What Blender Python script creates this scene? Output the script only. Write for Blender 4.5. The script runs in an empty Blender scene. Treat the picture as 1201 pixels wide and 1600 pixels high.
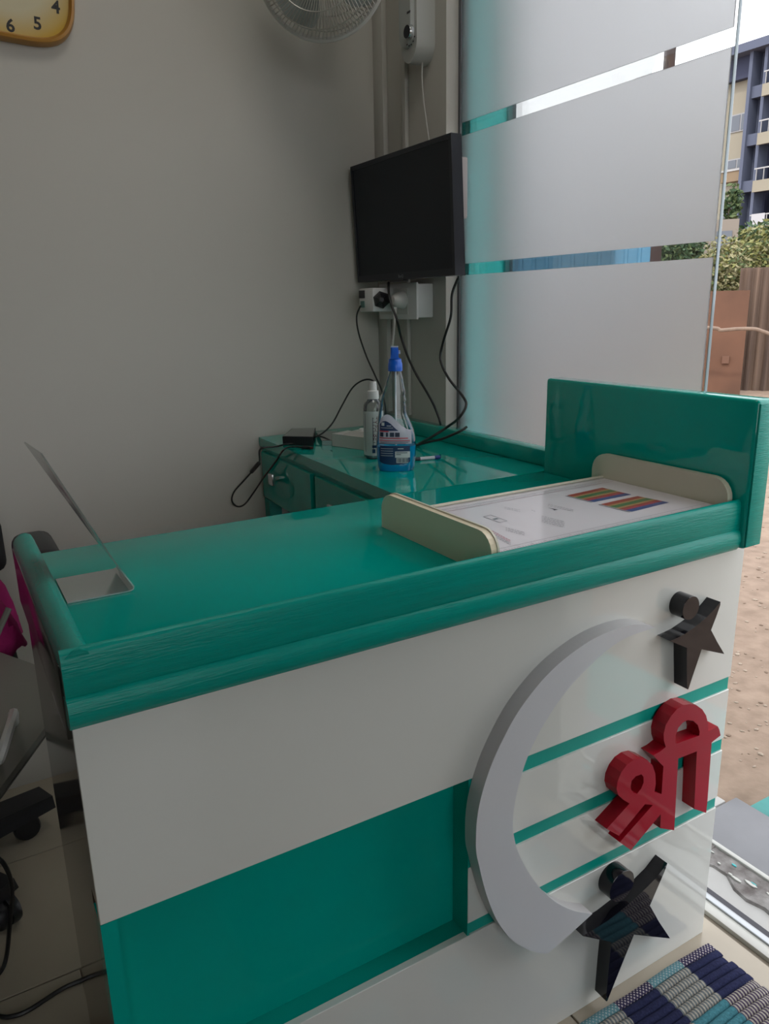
import bpy, bmesh, math, random
from mathutils import Vector, Matrix
random.seed(7)
S = bpy.context.scene
COL = S.collection
PI = math.pi

# ------------------------------------------------------------------ camera
F_PX, YAW, PITCH, ROLL = 1188.92, .526216, .266459, -.020515
CAMZ = 1.25
d = Vector((math.sin(YAW)*math.cos(PITCH), math.cos(YAW)*math.cos(PITCH), -math.sin(PITCH)))
r0 = Vector((math.cos(YAW), -math.sin(YAW), 0)); u0 = r0.cross(d)
rr = r0*math.cos(ROLL)+u0*math.sin(ROLL); uu = -r0*math.sin(ROLL)+u0*math.cos(ROLL)
cam_d = bpy.data.cameras.new('camera'); cam = bpy.data.objects.new('camera', cam_d); COL.objects.link(cam)
M = Matrix((rr, uu, -d)).transposed().to_4x4(); M.translation = (0, 0, CAMZ); cam.matrix_world = M
cam_d.sensor_fit = 'HORIZONTAL'; cam_d.sensor_width = 36; cam_d.lens = 36*F_PX/1201
cam_d.clip_start = .02; cam_d.clip_end = 400
S.camera = cam

# ------------------------------------------------------------------ world, sun, exposure
w = bpy.data.worlds.new('sky'); S.world = w; w.use_nodes = True
bg = w.node_tree.nodes['Background']; bg.inputs[0].default_value = (.95, .96, 1, 1); bg.inputs[1].default_value = 2.6
sd = bpy.data.lights.new('sun', 'SUN'); sd.energy = 1.3; sd.angle = math.radians(3); sd.color = (1, .93, .82)
so = bpy.data.objects.new('sun', sd); COL.objects.link(so)
so.rotation_euler = Vector((.62, .28, -.75)).to_track_quat('-Z', 'Y').to_euler()
S.view_settings.view_transform = 'Standard'; S.view_settings.look = 'None'
S.view_settings.exposure = 0.1; S.view_settings.gamma = 1; S.view_settings.use_curve_mapping = False
S.cycles.max_bounces = 12; S.cycles.diffuse_bounces = 6; S.cycles.glossy_bounces = 5
S.cycles.transmission_bounces = 10; S.cycles.transparent_max_bounces = 12
S.cycles.caustics_refractive = True; S.cycles.sample_clamp_indirect = 6

ADDED_LAMP_STRENGTH = 4.0
# ------------------------------------------------------------------ pixel -> direction helpers
def ray(u, v):
    return rr*((u-600.5)/F_PX) - uu*((v-800)/F_PX) + d
C0 = Vector((0, 0, CAMZ))
def fx(u, v, x): q = ray(u, v); return C0+q*(x/q.x)
def fy(u, v, y): q = ray(u, v); return C0+q*(y/q.y)
def fz(u, v, z): q = ray(u, v); return C0+q*((z-CAMZ)/q.z)
def fd(u, v, dist):            # at a horizontal distance
    q = ray(u, v); return C0+q*(dist/math.hypot(q.x, q.y))
def fpl(u, v, p, n): q = ray(u, v); return C0+q*((p-C0).dot(n)/q.dot(n))

# ------------------------------------------------------------------ materials
MATS = {}
def srgb(r, g, b):
    f = lambda c: (c/255/12.92) if c <= 10 else ((c/255+.055)/1.055)**2.4
    return (f(r), f(g), f(b))
def mat(name, col, rough=.5, metal=0., spec=.5, var=0., vscale=8., bump=0., bscale=60., stretch=None, coat=0., trans=0., ior=1.5, emit=0., col2=None):
    if name in MATS: return MATS[name]
    m = bpy.data.materials.new(name); m.use_nodes = True
    nt = m.node_tree; b = nt.nodes['Principled BSDF']
    b.inputs['Base Color'].default_value = (*col, 1); b.inputs['Roughness'].default_value = rough
    b.inputs['Metallic'].default_value = metal; b.inputs['Specular IOR Level'].default_value = spec
    b.inputs['Coat Weight'].default_value = coat; b.inputs['Transmission Weight'].default_value = trans
    b.inputs['IOR'].default_value = ior
    if emit: b.inputs['Emission Color'].default_value = (*col, 1); b.inputs['Emission Strength'].default_value = emit
    if var or bump:
        tc = nt.nodes.new('ShaderNodeTexCoord'); mp = nt.nodes.new('ShaderNodeMapping')
        nt.links.new(tc.outputs['Object'], mp.inputs[0])
        if stretch: mp.inputs['Scale'].default_value = stretch
    if var:
        n = nt.nodes.new('ShaderNodeTexNoise'); n.inputs['Scale'].default_value = vscale; n.inputs['Detail'].default_value = 5
        nt.links.new(mp.outputs[0], n.inputs['Vector'])
        mx = nt.nodes.new('ShaderNodeMix'); mx.data_type = 'RGBA'
        c2 = col2 or tuple(c*(1-var) for c in col); c1 = col if col2 else tuple(min(1, c*(1+var)) for c in col)
        mx.inputs['A'].default_value = (*c1, 1); mx.inputs['B'].default_value = (*c2, 1)
        rp = nt.nodes.new('ShaderNodeMapRange'); rp.inputs[1].default_value = .3; rp.inputs[2].default_value = .7
        nt.links.new(n.outputs[0], rp.inputs[0]); nt.links.new(rp.outputs[0], mx.inputs['Factor'])
        nt.links.new(mx.outputs['Result'], b.inputs['Base Color'])
    if bump:
        n2 = nt.nodes.new('ShaderNodeTexNoise'); n2.inputs['Scale'].default_value = bscale; n2.inputs['Detail'].default_value = 4
        nt.links.new(mp.outputs[0], n2.inputs['Vector'])
        bp = nt.nodes.new('ShaderNodeBump'); bp.inputs['Strength'].default_value = bump; bp.inputs['Distance'].default_value = .004
        nt.links.new(n2.outputs[0], bp.inputs['Height']); nt.links.new(bp.outputs[0], b.inputs['Normal'])
    MATS[name] = m
    return m
def thin_glass(name, tint=(.9, .97, .95), refl=.08):
    if name in MATS: return MATS[name]
    m = bpy.data.materials.new(name); m.use_nodes = True; nt = m.node_tree; nt.nodes.remove(nt.nodes['Principled BSDF'])
    t = nt.nodes.new('ShaderNodeBsdfTransparent'); t.inputs[0].default_value = (*tint, 1)
    g = nt.nodes.new('ShaderNodeBsdfGlossy'); g.inputs['Roughness'].default_value = .02
    fr = nt.nodes.new('ShaderNodeFresnel'); fr.inputs[0].default_value = 1.45
    ml = nt.nodes.new('ShaderNodeMath'); ml.operation = 'MULTIPLY'; ml.inputs[1].default_value = refl/.08
    ml.use_clamp = True
    nt.links.new(fr.outputs[0], ml.inputs[0])
    mx = nt.nodes.new('ShaderNodeMixShader'); nt.links.new(ml.outputs[0], mx.inputs[0])
    nt.links.new(t.outputs[0], mx.inputs[1]); nt.links.new(g.outputs[0], mx.inputs[2])
    nt.links.new(mx.outputs[0], nt.nodes['Material Output'].inputs[0]); MATS[name] = m
    return m
def frost(name):
    m = bpy.data.materials.new(name); m.use_nodes = True; nt = m.node_tree; nt.nodes.remove(nt.nodes['Principled BSDF'])
    rf = nt.nodes.new('ShaderNodeBsdfRefraction'); rf.inputs['Color'].default_value = (.96, .96, .975, 1)
    rf.inputs['Roughness'].default_value = .6; rf.inputs['IOR'].default_value = 1.35
    tl = nt.nodes.new('ShaderNodeBsdfTranslucent'); tl.inputs[0].default_value = (.88, .88, .90, 1)
    df = nt.nodes.new('ShaderNodeBsdfDiffuse'); df.inputs[0].default_value = (.6, .6, .62, 1)
    m1 = nt.nodes.new('ShaderNodeMixShader'); m1.inputs[0].default_value = .14
    nt.links.new(rf.outputs[0], m1.inputs[1]); nt.links.new(tl.outputs[0], m1.inputs[2])
    m2 = nt.nodes.new('ShaderNodeMixShader'); m2.inputs[0].default_value = .12
    nt.links.new(m1.outputs[0], m2.inputs[1]); nt.links.new(df.outputs[0], m2.inputs[2])
    nt.links.new(m2.outputs[0], nt.nodes['Material Output'].inputs[0]); MATS[name] = m
    return m

TEAL = (.0003, .335, .272)
m_teal = mat('teal_gloss_paint', TEAL, .04, spec=.5, var=.04, vscale=5)
m_teal_tb = mat('teal_table_paint', TEAL, .03, spec=.9, var=.04, vscale=5)
m_teal_dt = mat('teal_desktop_paint', TEAL, .06, spec=.05, var=.04, vscale=5)
m_teal_m = mat('teal_brushed_paint', tuple(c*.84 for c in TEAL), .2, spec=.25, var=.06, vscale=14, bump=.25, bscale=40, stretch=(1, 14, 14))
m_teal_d = mat('teal_satin_paint', TEAL, .3, var=.05, vscale=6)
m_lam = mat('white_gloss_laminate', (.68, .69, .655), .03, spec=.9, var=.02, vscale=3)
m_brown = mat('dark_gloss_laminate', (.045, .034, .022), .08, spec=.25, var=.1, vscale=4)
m_acry = mat('white_acrylic', (.62, .63, .66), .14)
m_acry_s = mat('grey_acrylic_edge', (.55, .54, .55), .3)
m_black = mat('black_acrylic', (.006, .006, .010), .04, spec=.5)
m_red = mat('red_acrylic', (.36, .006, .022), .08, spec=.18)
m_wall = mat('wall_paint', (.52, .50, .45), .6, var=.02, vscale=1.6, bump=.03, bscale=40)
m_ceil = mat('ceiling_paint', (.62, .61, .58), .7)
m_tile = mat('beige_floor_tile', (.40, .35, .27), .18, var=.05, vscale=5)
m_grout = mat('dark_grout', (.22, .19, .145), .8)
m_mblk = mat('black_plastic', (.012, .012, .015), .4)
m_mblk_s = mat('black_satin_plastic', (.008, .010, .017), .3, spec=.35)
m_rub = mat('black_cable_rubber', (.012, .012, .012), .45)
m_wpl = mat('white_plastic', (.66, .66, .64), .32)
m_wpl2 = mat('aged_white_plastic', (.55, .545, .51), .38)
m_cream = mat('cream_plastic', (.60, .575, .45), .3)
m_steel = mat('brushed_steel', (.62, .64, .64), .22, metal=.9)
m_alu = mat('grey_aluminium', (.40, .42, .44), .32, metal=.7)

# ------------------------------------------------------------------ mesh helpers (world coordinates in, recentred objects out)
def mk(name, verts, faces, m, parent=None, smooth=False, fm=None, mats=None):
    vs = [Vector(v) for v in verts]
    lo = Vector([min(v[i] for v in vs) for i in range(3)]); hi = Vector([max(v[i] for v in vs) for i in range(3)])
    c = Vector(((lo.x+hi.x)/2, (lo.y+hi.y)/2, lo.z))
    me = bpy.data.meshes.new(name); me.from_pydata([v-c for v in vs], [], faces)
    bm = bmesh.new(); bm.from_mesh(me); bmesh.ops.recalc_face_normals(bm, faces=bm.faces); bm.to_mesh(me); bm.free()
    for mm in (mats or [m]): me.materials.append(mm)
    if fm:
        for p, i in zip(me.polygons, fm): p.material_index = i
    if smooth:
        for p in me.polygons: p.use_smooth = True
        try: me.set_sharp_from_angle(angle=math.radians(40))
        except Exception: pass
    o = bpy.data.objects.new(name, me); COL.objects.link(o)
    o.location = c - (parent_loc(parent) if parent else Vector())
    if parent: o.parent = parent
    return o
def parent_loc(p):
    l = Vector(p.location)
    while p.parent: p = p.parent; l += Vector(p.location)
    return l
def thing(name, label, cat, loc, group=None, kind=None):
    o = bpy.data.objects.new(name, None); COL.objects.link(o); o.location = loc; o.empty_display_size = .05
    if label: o['label'] = label
    if cat: o['category'] = cat
    if group: o['group'] = group
    if kind: o['kind'] = kind
    return o
def tag(o, label, cat, group=None):
    o['label'] = label; o['category'] = cat
    if group: o['group'] = group
    return o
def struct(o): o['kind'] = 'structure'; return o
class G:                       # geometry collector
    def __init__(s): s.v = []; s.f = []; s.m = []
    def add(s, v, f, mi=0):
        k = len(s.v); s.v += [Vector(q) for q in v]; s.f += [[i+k for i in q] for q in f]; s.m += [mi]*len(f); return s
    def build(s, name, m, parent=None, smooth=False, mats=None):
        return mk(name, s.v, s.f, m, parent, smooth, s.m if mats else None, mats)
BF = [(0, 3, 2, 1), (4, 5, 6, 7), (0, 1, 5, 4), (1, 2, 6, 5), (2, 3, 7, 6), (3, 0, 4, 7)]
def boxg(x0, y0, z0, x1, y1, z1):
    return [(x0, y0, z0), (x1, y0, z0), (x1, y1, z0), (x0, y1, z0), (x0, y0, z1), (x1, y0, z1), (x1, y1, z1), (x0, y1, z1)], BF
def rboxg(x0, y0, z0, x1, y1, z1, r=.003, seg=2):
    bm = bmesh.new(); v, f = boxg(min(x0, x1), min(y0, y1), min(z0, z1), max(x0, x1), max(y0, y1), max(z0, z1))
    bv = [bm.verts.new(q) for q in v]
    for q in f: bm.faces.new([bv[i] for i in q])
    bmesh.ops.bevel(bm, geom=bm.edges[:], offset=r, segments=seg, profile=.5, affect='EDGES')
    bm.verts.ensure_lookup_table(); bm.verts.index_update()
    out = [q.co.copy() for q in bm.verts], [[q.index for q in p.verts] for p in bm.faces]; bm.free(); return out
def box(name, x0, y0, z0, x1, y1, z1, m, parent=None, r=0, seg=2):
    v, f = rboxg(x0, y0, z0, x1, y1, z1, r, seg) if r else boxg(x0, y0, z0, x1, y1, z1)
    return mk(name, v, f, m, parent, bool(r))
def hexa(name, pts, m, parent=None):          # eight points: bottom ring then top ring
    return mk(name, pts, BF, m, parent)
def tri_poly(outer, holes=()):                # 2D polygon with holes -> verts, tris
    from mathutils.geometry import tessellate_polygon
    loops = [[Vector((p[0], p[1], 0)) for p in outer]]+[[Vector((p[0], p[1], 0)) for p in h] for h in holes]
    t = tessellate_polygon(loops); flat = [p for l in loops for p in l]
    return flat, t, [len(l) for l in loops]
def prism(outer, holes, to3, depth):          # to3(a,b,t): t 0 back .. 1 front
    flat, t, lens = tri_poly(outer, holes); n = len(flat)
    v = [to3(p.x, p.y, 0) for p in flat]+[to3(p.x, p.y, 1) for p in flat]
    f = [list(q) for q in t]+[[i+n for i in q] for q in t]
    side = []; k = 0
    for L in lens:
        for i in range(L):
            a, b = k+i, k+(i+1) % L; side.append([a, b, b+n, a+n])
        k += L
    return v, f, side
def catmull(pts, n=8, closed=False):
    pts = [Vector(p) for p in pts]; out = []
    N = len(pts); rng = range(N if closed else N-1)
    for i in rng:
        if closed: p0, p1, p2, p3 = pts[i-1], pts[i], pts[(i+1) % N], pts[(i+2) % N]
        else: p0, p1, p2, p3 = pts[max(i-1, 0)], pts[i], pts[i+1], pts[min(i+2, N-1)]
        for k in range(n):
            t = k/n
            out.append(.5*((2*p1)+(p2-p0)*t+(2*p0-5*p1+4*p2-p3)*t*t+(3*p1-p0-3*p2+p3)*t**3))
    if not closed: out.append(pts[-1])
    return out
def tubeg(path, r, sides=8, closed=False):
    path = [Vector(p) for p in path]; n = len(path); v = []; f = []
    up = None
    for i, p in enumerate(path):
        a = path[i-1] if (i or closed) else p; b = path[(i+1) % n] if (i < n-1 or closed) else p
        t = (b-a).normalized() if (b-a).length > 1e-9 else Vector((0, 0, 1))
        if up is None: up = t.orthogonal().normalized()
        up = (up-t*up.dot(t)); up = up.normalized() if up.length > 1e-6 else t.orthogonal().normalized()
        s = t.cross(up); R = r(i/(n-1)) if callable(r) else r
        for k in range(sides):
            an = 2*PI*k/sides; v.append(p+up*math.cos(an)*R+s*math.sin(an)*R)
    for i in range(n if closed else n-1):
        j = (i+1) % n
        for k in range(sides):
            k2 = (k+1) % sides; f.append([i*sides+k, i*sides+k2, j*sides+k2, j*sides+k])
    if not closed:
        f.append(list(range(sides))[::-1]); f.append([(n-1)*sides+k for k in range(sides)])
    return v, f
def tube(name, path, r, m, parent=None, sides=8, closed=False):
    v, f = tubeg(path, r, sides, closed); return mk(name, v, f, m, parent, True)
def latheg(prof, c, axis=Vector((0, 0, 1)), n=24, a0=0, a1=2*PI, ref=None):
    axis = Vector(axis).normalized(); e1 = (ref or axis.orthogonal()).normalized(); e2 = axis.cross(e1); c = Vector(c)
    full = abs(a1-a0-2*PI) < 1e-6; cnt = n if full else n+1; v = []; f = []
    for (R, h) in prof:
        for k in range(cnt):
            a = a0+(a1-a0)*k/n; v.append(c+axis*h+(e1*math.cos(a)+e2*math.sin(a))*R)
    for i in range(len(prof)-1):
        for k in range(n):
            k2 = (k+1) % cnt; f.append([i*cnt+k, i*cnt+k2, (i+1)*cnt+k2, (i+1)*cnt+k])
    if full:
        if prof[0][0] > 1e-6: f.append(list(range(cnt))[::-1])
        if prof[-1][0] > 1e-6: f.append([(len(prof)-1)*cnt+k for k in range(cnt)])
    return v, f
def lathe(name, prof, c, m, parent=None, axis=(0, 0, 1), n=24, **k):
    v, f = latheg(prof, c, Vector(axis), n, **k); return mk(name, v, f, m, parent, True)
def text_geo(body, size, bold=0):
    cu = bpy.data.curves.new('txt', 'FONT'); cu.body = body; cu.size = size; cu.align_x = 'CENTER'; cu.align_y = 'CENTER'; cu.resolution_u = 3; cu.offset = bold
    o = bpy.data.objects.new('txt', cu); COL.objects.link(o); bpy.context.view_layer.update()
    me = o.to_mesh(); v = [q.co.copy() for q in me.vertices]; f = [list(p.vertices) for p in me.polygons]
    o.to_mesh_clear(); bpy.data.objects.remove(o); bpy.data.curves.remove(cu); return v, f

# ================================================================== SETTING
XP, YB = 1.2125, 2.075          # pillar face, back wall
GX = 1.2625                     # glass plane
# floor slab and tiles
fl = struct(mk('floor', *boxg(-2.6, -2.9, -.2, 1.235, 2.3, -.006), m_grout))
tv, tf = rboxg(-.1985, -.1985, -.006, .1985, .1985, 0, .0012, 1)
tme = None
for j in range(-10, 2):
    y0 = 1.36+.4*j
    off = .275-.4 if j >= 0 else (.075 if j == -1 else .023)
    for i in range(-7, 4):
        x0 = off+.4*i
        if x0 > 1.21 or x0 < -2.6 or y0 < -2.7: continue
        cx = x0+.2
        if x0+.4 > 1.235:
            o = mk('tile', *rboxg(x0+.0015, y0+.0015, -.006, 1.2335, y0+.3985, 0, .0012, 1), m_tile, fl)
        elif tme is None:
            o = mk('tile', [(a+cx, b+y0+.2, c) for a, b, c in tv], tf, m_tile, fl); tme = o.data
        else:
            o = bpy.data.objects.new('tile', tme); COL.objects.link(o); o.parent = fl
            o.location = Vector((cx, y0+.2, -.006))-Vector(fl.location)
struct(box('wall_back', -2.6, YB, -.2, 1.45, YB+.2, 2.95, m_wall))
struct(box('wall_left', -2.6, -2.7, 0, -2.4, YB, 2.95, mat('low_bounce_wall', (.17, .165, .16), .5, var=.1)))  # unseen wall, coloured dark grey to cut bounced light
# wall behind the camera with a wide window added to brighten the room
WF = struct(mk('wall_front', *boxg(-2.6, -2.9, -.2, -1.1, -2.7, 2.95), m_wall))
struct(box('wall_front_right', 1.15, -2.9, -.2, 1.45, -2.7, 2.95, m_wall))
struct(box('wall_front_sill', -1.1, -2.9, -.2, 1.15, -2.7, .95, m_wall))
struct(box('wall_front_head', -1.1, -2.9, 2.7, 1.15, -2.7, 2.95, m_wall))
w2 = struct(thing('added_light_window', None, None, (.025, -2.8, .95), kind='structure'))
box('pane', -1.1, -2.803, .95, 1.15, -2.797, 2.7, thin_glass('clear_glass', (.97, .985, .98), .06), w2)
for x in (-1.1, -.35, .4, 1.11): box('window_bar', x, -2.83, .95, x+.04, -2.77, 2.7, mat('grey_aluminium', (.40, .42, .44), .32, metal=.7), w2)
struct(box('ceiling', -2.6, -2.9, 2.95, 1.5, YB+.2, 3.1, m_ceil))
struct(box('wall_right', XP, 1.7375, -.2, 1.252, YB, 2.95, m_wall))           # pillar beside the glass
struct(box('wall_outer', 1.275, 1.72, -.2, 1.392, YB+.2, 2.95, mat('teal_wall_paint', (.005, .72, .70), .4, var=.05)))
struct(box('trim_1', 1.392, 1.712, -.2, 1.417, 1.80, 2.95, mat('dark_blue_strip', (.02, .022, .05), .4)))  # dark blue strip along the end of the teal wall
struct(box('trim_2', 1.235, -2.7, 2.55, 1.32, 1.7375, 2.95, m_wall))          # lintel over shop front
struct(box('wall_front_side', 1.235, -2.7, -.2, 1.32, 0.3, 2.55, m_wall))  # unseen wall, carried this far to cut doorway light on the desk
# window: frosted glass sheet with two clear bands
WY0, WY1 = .949, 1.757
win = struct(thing('window_1', None, None, (GX, 1.35, .01), kind='structure'))
box('pane', GX-.005, WY0, .012, GX+.005, WY1, 2.55, thin_glass('clear_glass', (.97, .985, .98), .06), win)
m_fr = frost('frosted_film')
for z0, z1 in ((.02, 1.3205), (1.349, 1.660), (1.691, 2.54)):
    box('frosted_film', GX-.0082, WY0+.004, z0, GX-.0056, WY1, z1, m_fr, win)
box('glass_edge', GX-.005, WY0-.002, .012, GX+.003, WY0-.0002, 2.55, mat('glass_edge_tint', (.24, .32, .36), .12, spec=.8), win, .001)
box('window_channel', XP+.0365, 1.728, .0, GX-.0086, 1.7374, 2.55, mat('dark_channel', (.10, .105, .115), .4), win)
# threshold
tr = struct(thing('door_1', None, None, (1.25, -.4, 0), kind='structure'))
box('sill_strip', 1.2352, 0.3, -.03, 1.262, .95, .004, mat('white_marble', (.50, .50, .46), .3, var=.05), tr, .002)
box('door_track', 1.262, 0.3, -.03, 1.278, .95, .008, m_alu, tr, .002)
box('track_groove', 1.278, -.15, -.03, 1.303, .95, -.004, mat('near_black_groove', (.02, .02, .03), .5), tr)  # near-black strip filling the groove beside the track

# ================================================================== OUTSIDE
ZG = -.2
m_dirt = mat('dry_dirt', (.29, .21, .155), .95, var=1, vscale=14, col2=(.20, .14, .10), bump=.8, bscale=25)
gv, gf = [], []
gn = 40
random.seed(3)
gr = struct(mk('ground', *boxg(-60, -60, ZG-.3, 120, 90, ZG), m_dirt))
m_step = mat('grey_step_stone', (.17, .172, .185), .45, var=.12, vscale=7)
struct(box('trim_3', 1.303, 0.3, ZG, 1.421, 1.72, -.008, mat('white_plaster_sill', (.40, .395, .38), .6, var=.1, vscale=9)))
m_pl = mat('broken_plaster', (.30, .29, .28), .85, var=1, vscale=26, col2=(.10, .085, .08), bump=.9, bscale=60)
m_ptl = mat('teal_paint_flakes', (.05, .40, .42), .6)
# crumbled plaster band with flakes
sp = thing('broken_plaster_strip', 'crumbled plaster strip with teal paint flakes along the doorway sill', 'plaster', (1.39, .5, -.008))
g = G(); random.seed(11)
n = 46; ys = [-.6+1.6*i/n for i in range(n+1)]
def ed(y): return 1.352+.012*math.sin(y*23)+.010*math.sin(y*51+1)
for i in range(n):
    a, b = ys[i], ys[i+1]
    h = .004+.003*random.random()
    g.add([(ed(a), a, -.008), (1.424, a, -.008), (1.424, b, -.008), (ed(b), b, -.008), (ed(a)+.004, a, -.008+h), (1.424, a, -.004+h), (1.424, b, -.004+h), (ed(b)+.004, b, -.008+h)], BF)
g.build('plaster_bed', m_pl, sp)
for i in range(60):
    y = -.1+1.08*i/60+random.uniform(-.02, .02); x = random.uniform(1.372, 1.416)
    k = random.randint(5, 8); R = random.uniform(.003, .010)
    ring = [(x+R*.6*random.uniform(.6, 1.2)*math.cos(2*PI*q/k), y+R*1.6*random.uniform(.6, 1.2)*math.sin(2*PI*q/k)) for q in range(k)]
    v, f, s_ = prism(ring, [], lambda a, b, t: (a, b, -.002+.0035*t), 1)
    mk('paint_flake', v, f+s_, m_ptl if i % 3 == 0 else mat('white_flake', (.5, .5, .47), .7), sp)
box('edge_bead', 1.424, -.6, -.008, 1.436, 1.0, .006, mat('white_flake', (.5, .5, .47), .7), sp, .002)
tag(box('doorstep_slab', 1.437, -1.4, ZG, 1.628, 1.022, .002, m_step, None, .003), 'worn grey stone doorstep slab outside the threshold', 'doorstep')
tag(box('plinth_block', 1.437, 1.03, ZG, 1.60, 1.20, -.004, mat('white_plaster_sill', (.40, .395, .38), .6, var=.1, vscale=9), None, .004), 'small white block at the far end of the doorstep', 'block')
tag(box('teal_ramp_board', 1.65, -1.2, ZG, 2.02, 1.0, -.02, mat('teal_step_paint', (.03, .26, .24), .5, var=.25, vscale=10), None, .006), 'teal painted step beyond the grey doorstep slab', 'step')
# pebbles in the dirt
random.seed(5)
m_peb = [mat('pale_pebble', (.33, .26, .2), .9), mat('brown_pebble', (.2, .14, .10), .9)]
bmp = bmesh.new(); bmesh.ops.create_icosphere(bmp, subdivisions=1, radius=1); pv = [q.co.copy() for q in bmp.verts]; pf = [[x.index for x in p.verts] for p in bmp.faces]; bmp.free()
pg = G()
for i in range(420):
    t = random.random()**1.6; dist = 2.0+t*9; q = fd(random.uniform(1110, 1260), 800, dist)
    R = random.uniform(.003, .009)*(1+t); a = random.uniform(0, PI)
    sc = Vector((R*random.uniform(.8, 1.5), R*random.uniform(.6, 1.1), R*.45))
    if q.x < 2.06: continue
    pg.add([(q.x+math.cos(a)*v.x*sc.x-math.sin(a)*v.y*sc.y, q.y+math.sin(a)*v.x*sc.x+math.cos(a)*v.y*sc.y, ZG+v.z*sc.z+R*.15) for v in pv], pf, random.random() < .4)
o = pg.build('gravel', None, None, mats=m_peb); o['label'] = 'loose gravel scattered on the dry dirt outside the doorway'; o['category'] = 'gravel'; o['kind'] = 'stuff'

# corrugated rusty fence
def hdir(u): q = ray(u, 500); return Vector((q.x, q.y, 0)).normalized()
def side_of(u): q = hdir(u); return Vector((q.y, -q.x, 0))
m_rust_shade = mat('rusty_ridge_shaded_sheet', (.185, .125, .09), .85, var=1, vscale=7, col2=(.06, .04, .032), stretch=(1, 1, .06))  # dark streaks in the rust also stand in for shade between ridges
FD = 13.6
fc = fd(1152, 470, FD); fs = side_of(1176); zt = fd(1180, 418, FD).z
fen = thing('corrugated_fence', 'rusty brown corrugated metal sheet fence across the dirt yard', 'fence', (fc.x, fc.y, ZG))
for k in range(4):
    g = G(); W = .80; n = 40; dz = [0, .05, -.02, .03][k]; nrm = -hdir(1176)
    ring = []
    for i in range(n+1):
        s = k*.78+W*i/n; ring.append((fc+fs*s+nrm*(.032*math.cos(2*PI*s/.125)+.012*(k % 2))))
    v = []
    for p in ring: v += [(p.x, p.y, ZG-.05), (p.x, p.y, zt+dz)]
    for p in ring: v += [(p.x-nrm.x*.004, p.y-nrm.y*.004, ZG-.05), (p.x-nrm.x*.004, p.y-nrm.y*.004, zt+dz)]
    f = []; m2 = 2*(n+1)
    for i in range(n):
        f += [[2*i, 2*i+2, 2*i+3, 2*i+1], [m2+2*i, m2+2*i+1, m2+2*i+3, m2+2*i+2], [2*i+1, 2*i+3, m2+2*i+3, m2+2*i+1]]
    mk('corrugated_sheet', v, f, m_rust_shade, fen, True)
for k in range(3):
    p = fc+fs*(.35+1.2*k)+hdir(1176)*.06
    tube('fence_post', [(p.x, p.y, ZG-.1), (p.x, p.y, zt-.1)], .035, mat('weathered_wood', (.16, .11, .08), .9), fen)
# brown board leaning in front
bd = 12.9; p0 = fd(1098, 455, bd); p1 = fd(1172, 453, bd); hd = hdir(1135); ztb = p0.z
v = [(p0.x, p0.y, ZG), (p1.x-.0, p1.y, ZG), (p1.x+hd.x*.03, p1.y+hd.y*.03, ZG), (p0.x+hd.x*.03, p0.y+hd.y*.03, ZG)]
v = v+[(a+hd.x*.12, b+hd.y*.12, ztb) for a, b, c in v]
pb = thing('brown_board', 'flat brown metal door panel leaning beside the rusty fence', 'panel', (p0.x, p0.y, ZG))
hexa('sheet', v, mat('brown_board_paint', (.112, .050, .027), .75, var=.25, vscale=1.5), pb)
q = fpl(1127, 568, Vector(v[0]), hd)
sq = side_of(1135)
hexa('latch_hole', [q+sq*a-hd*b+Vector((0, 0, c)) for c in (0, .11) for a, b in ((0, .004), (.1, .004), (.1, -.1), (0, -.1))], mat('dark_brown_patch', (.14, .07, .045), .8), pb)
# branch rail
bp = [fd(u, vv, 12.3) for u, vv in ((1080, 511), (1118, 513), (1126, 516), (1150, 514), (1178, 514), (1192, 518), (1215, 524), (1260, 520))]
br = thing('branch_rail', 'bare crooked branch rail held across the brown panel and fence', 'branch', (bp[3].x, bp[3].y, ZG))
tube('rail_pole', catmull(bp, 5), .026, mat('dry_wood', (.20, .145, .11), .9, var=.2, vscale=12), br)
for k in (0, 7):
    tube('rail_post', [(bp[k].x, bp[k].y, ZG-.1), (bp[k].x, bp[k].y, bp[k].z+.05)], .04, mat('dry_wood', (.20, .145, .11), .9), br)
# brown patch marks
# bushes and trees
def bush(name, label, cat, ctr, rad, cols, n, leaf, seed, trunk=None, group=None):
    random.seed(seed); t = thing(name, label, cat, (ctr.x, ctr.y, ZG), group)
    g = G()
    for i in range(n):
        while True:
            q = Vector((random.uniform(-1, 1), random.uniform(-1, 1), random.uniform(-1, 1)))
            if .25 < q.length < 1: break
        p = ctr+Vector((q.x*rad[0], q.y*rad[1], q.z*rad[2]))*(1+.18*math.sin(q.x*9+seed)*math.cos(q.z*7))
        a = Vector((random.uniform(-1, 1), random.uniform(-1, 1), random.uniform(-.5, 1))).normalized()*leaf*random.uniform(.6, 1.4)
        b = a.cross(Vector((random.uniform(-1, 1), random.uniform(-1, 1), random.uniform(-1, 1)))).normalized()*leaf*.5
        g.add([p-a, p+b-a*.1, p+a, p-b-a*.1], [[0, 1, 2, 3]], random.randrange(len(cols)))
    fo = g.build('foliage', None, t, mats=cols); fo['kind'] = 'stuff'
    for k in range(trunk or 3):
        e = ctr+Vector((random.uniform(-.5, .5)*rad[0], random.uniform(-.5, .5)*rad[1], 0))
        tube('stem', catmull([(ctr.x+random.uniform(-.1, .1), ctr.y, ZG-.05), ((ctr.x+e.x)/2, (ctr.y+e.y)/2, (ZG+ctr.z)/2), e], 4), .04, mat('bark', (.13, .10, .075), .9), t, 6)
    return t
lm = [mat('leaf_yellow_green', (.17, .17, .05), .7), mat('leaf_green', (.08, .115, .04), .7), mat('leaf_pale', (.25, .23, .12), .7), mat('leaf_dark', (.035, .075, .03), .7)]
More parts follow.
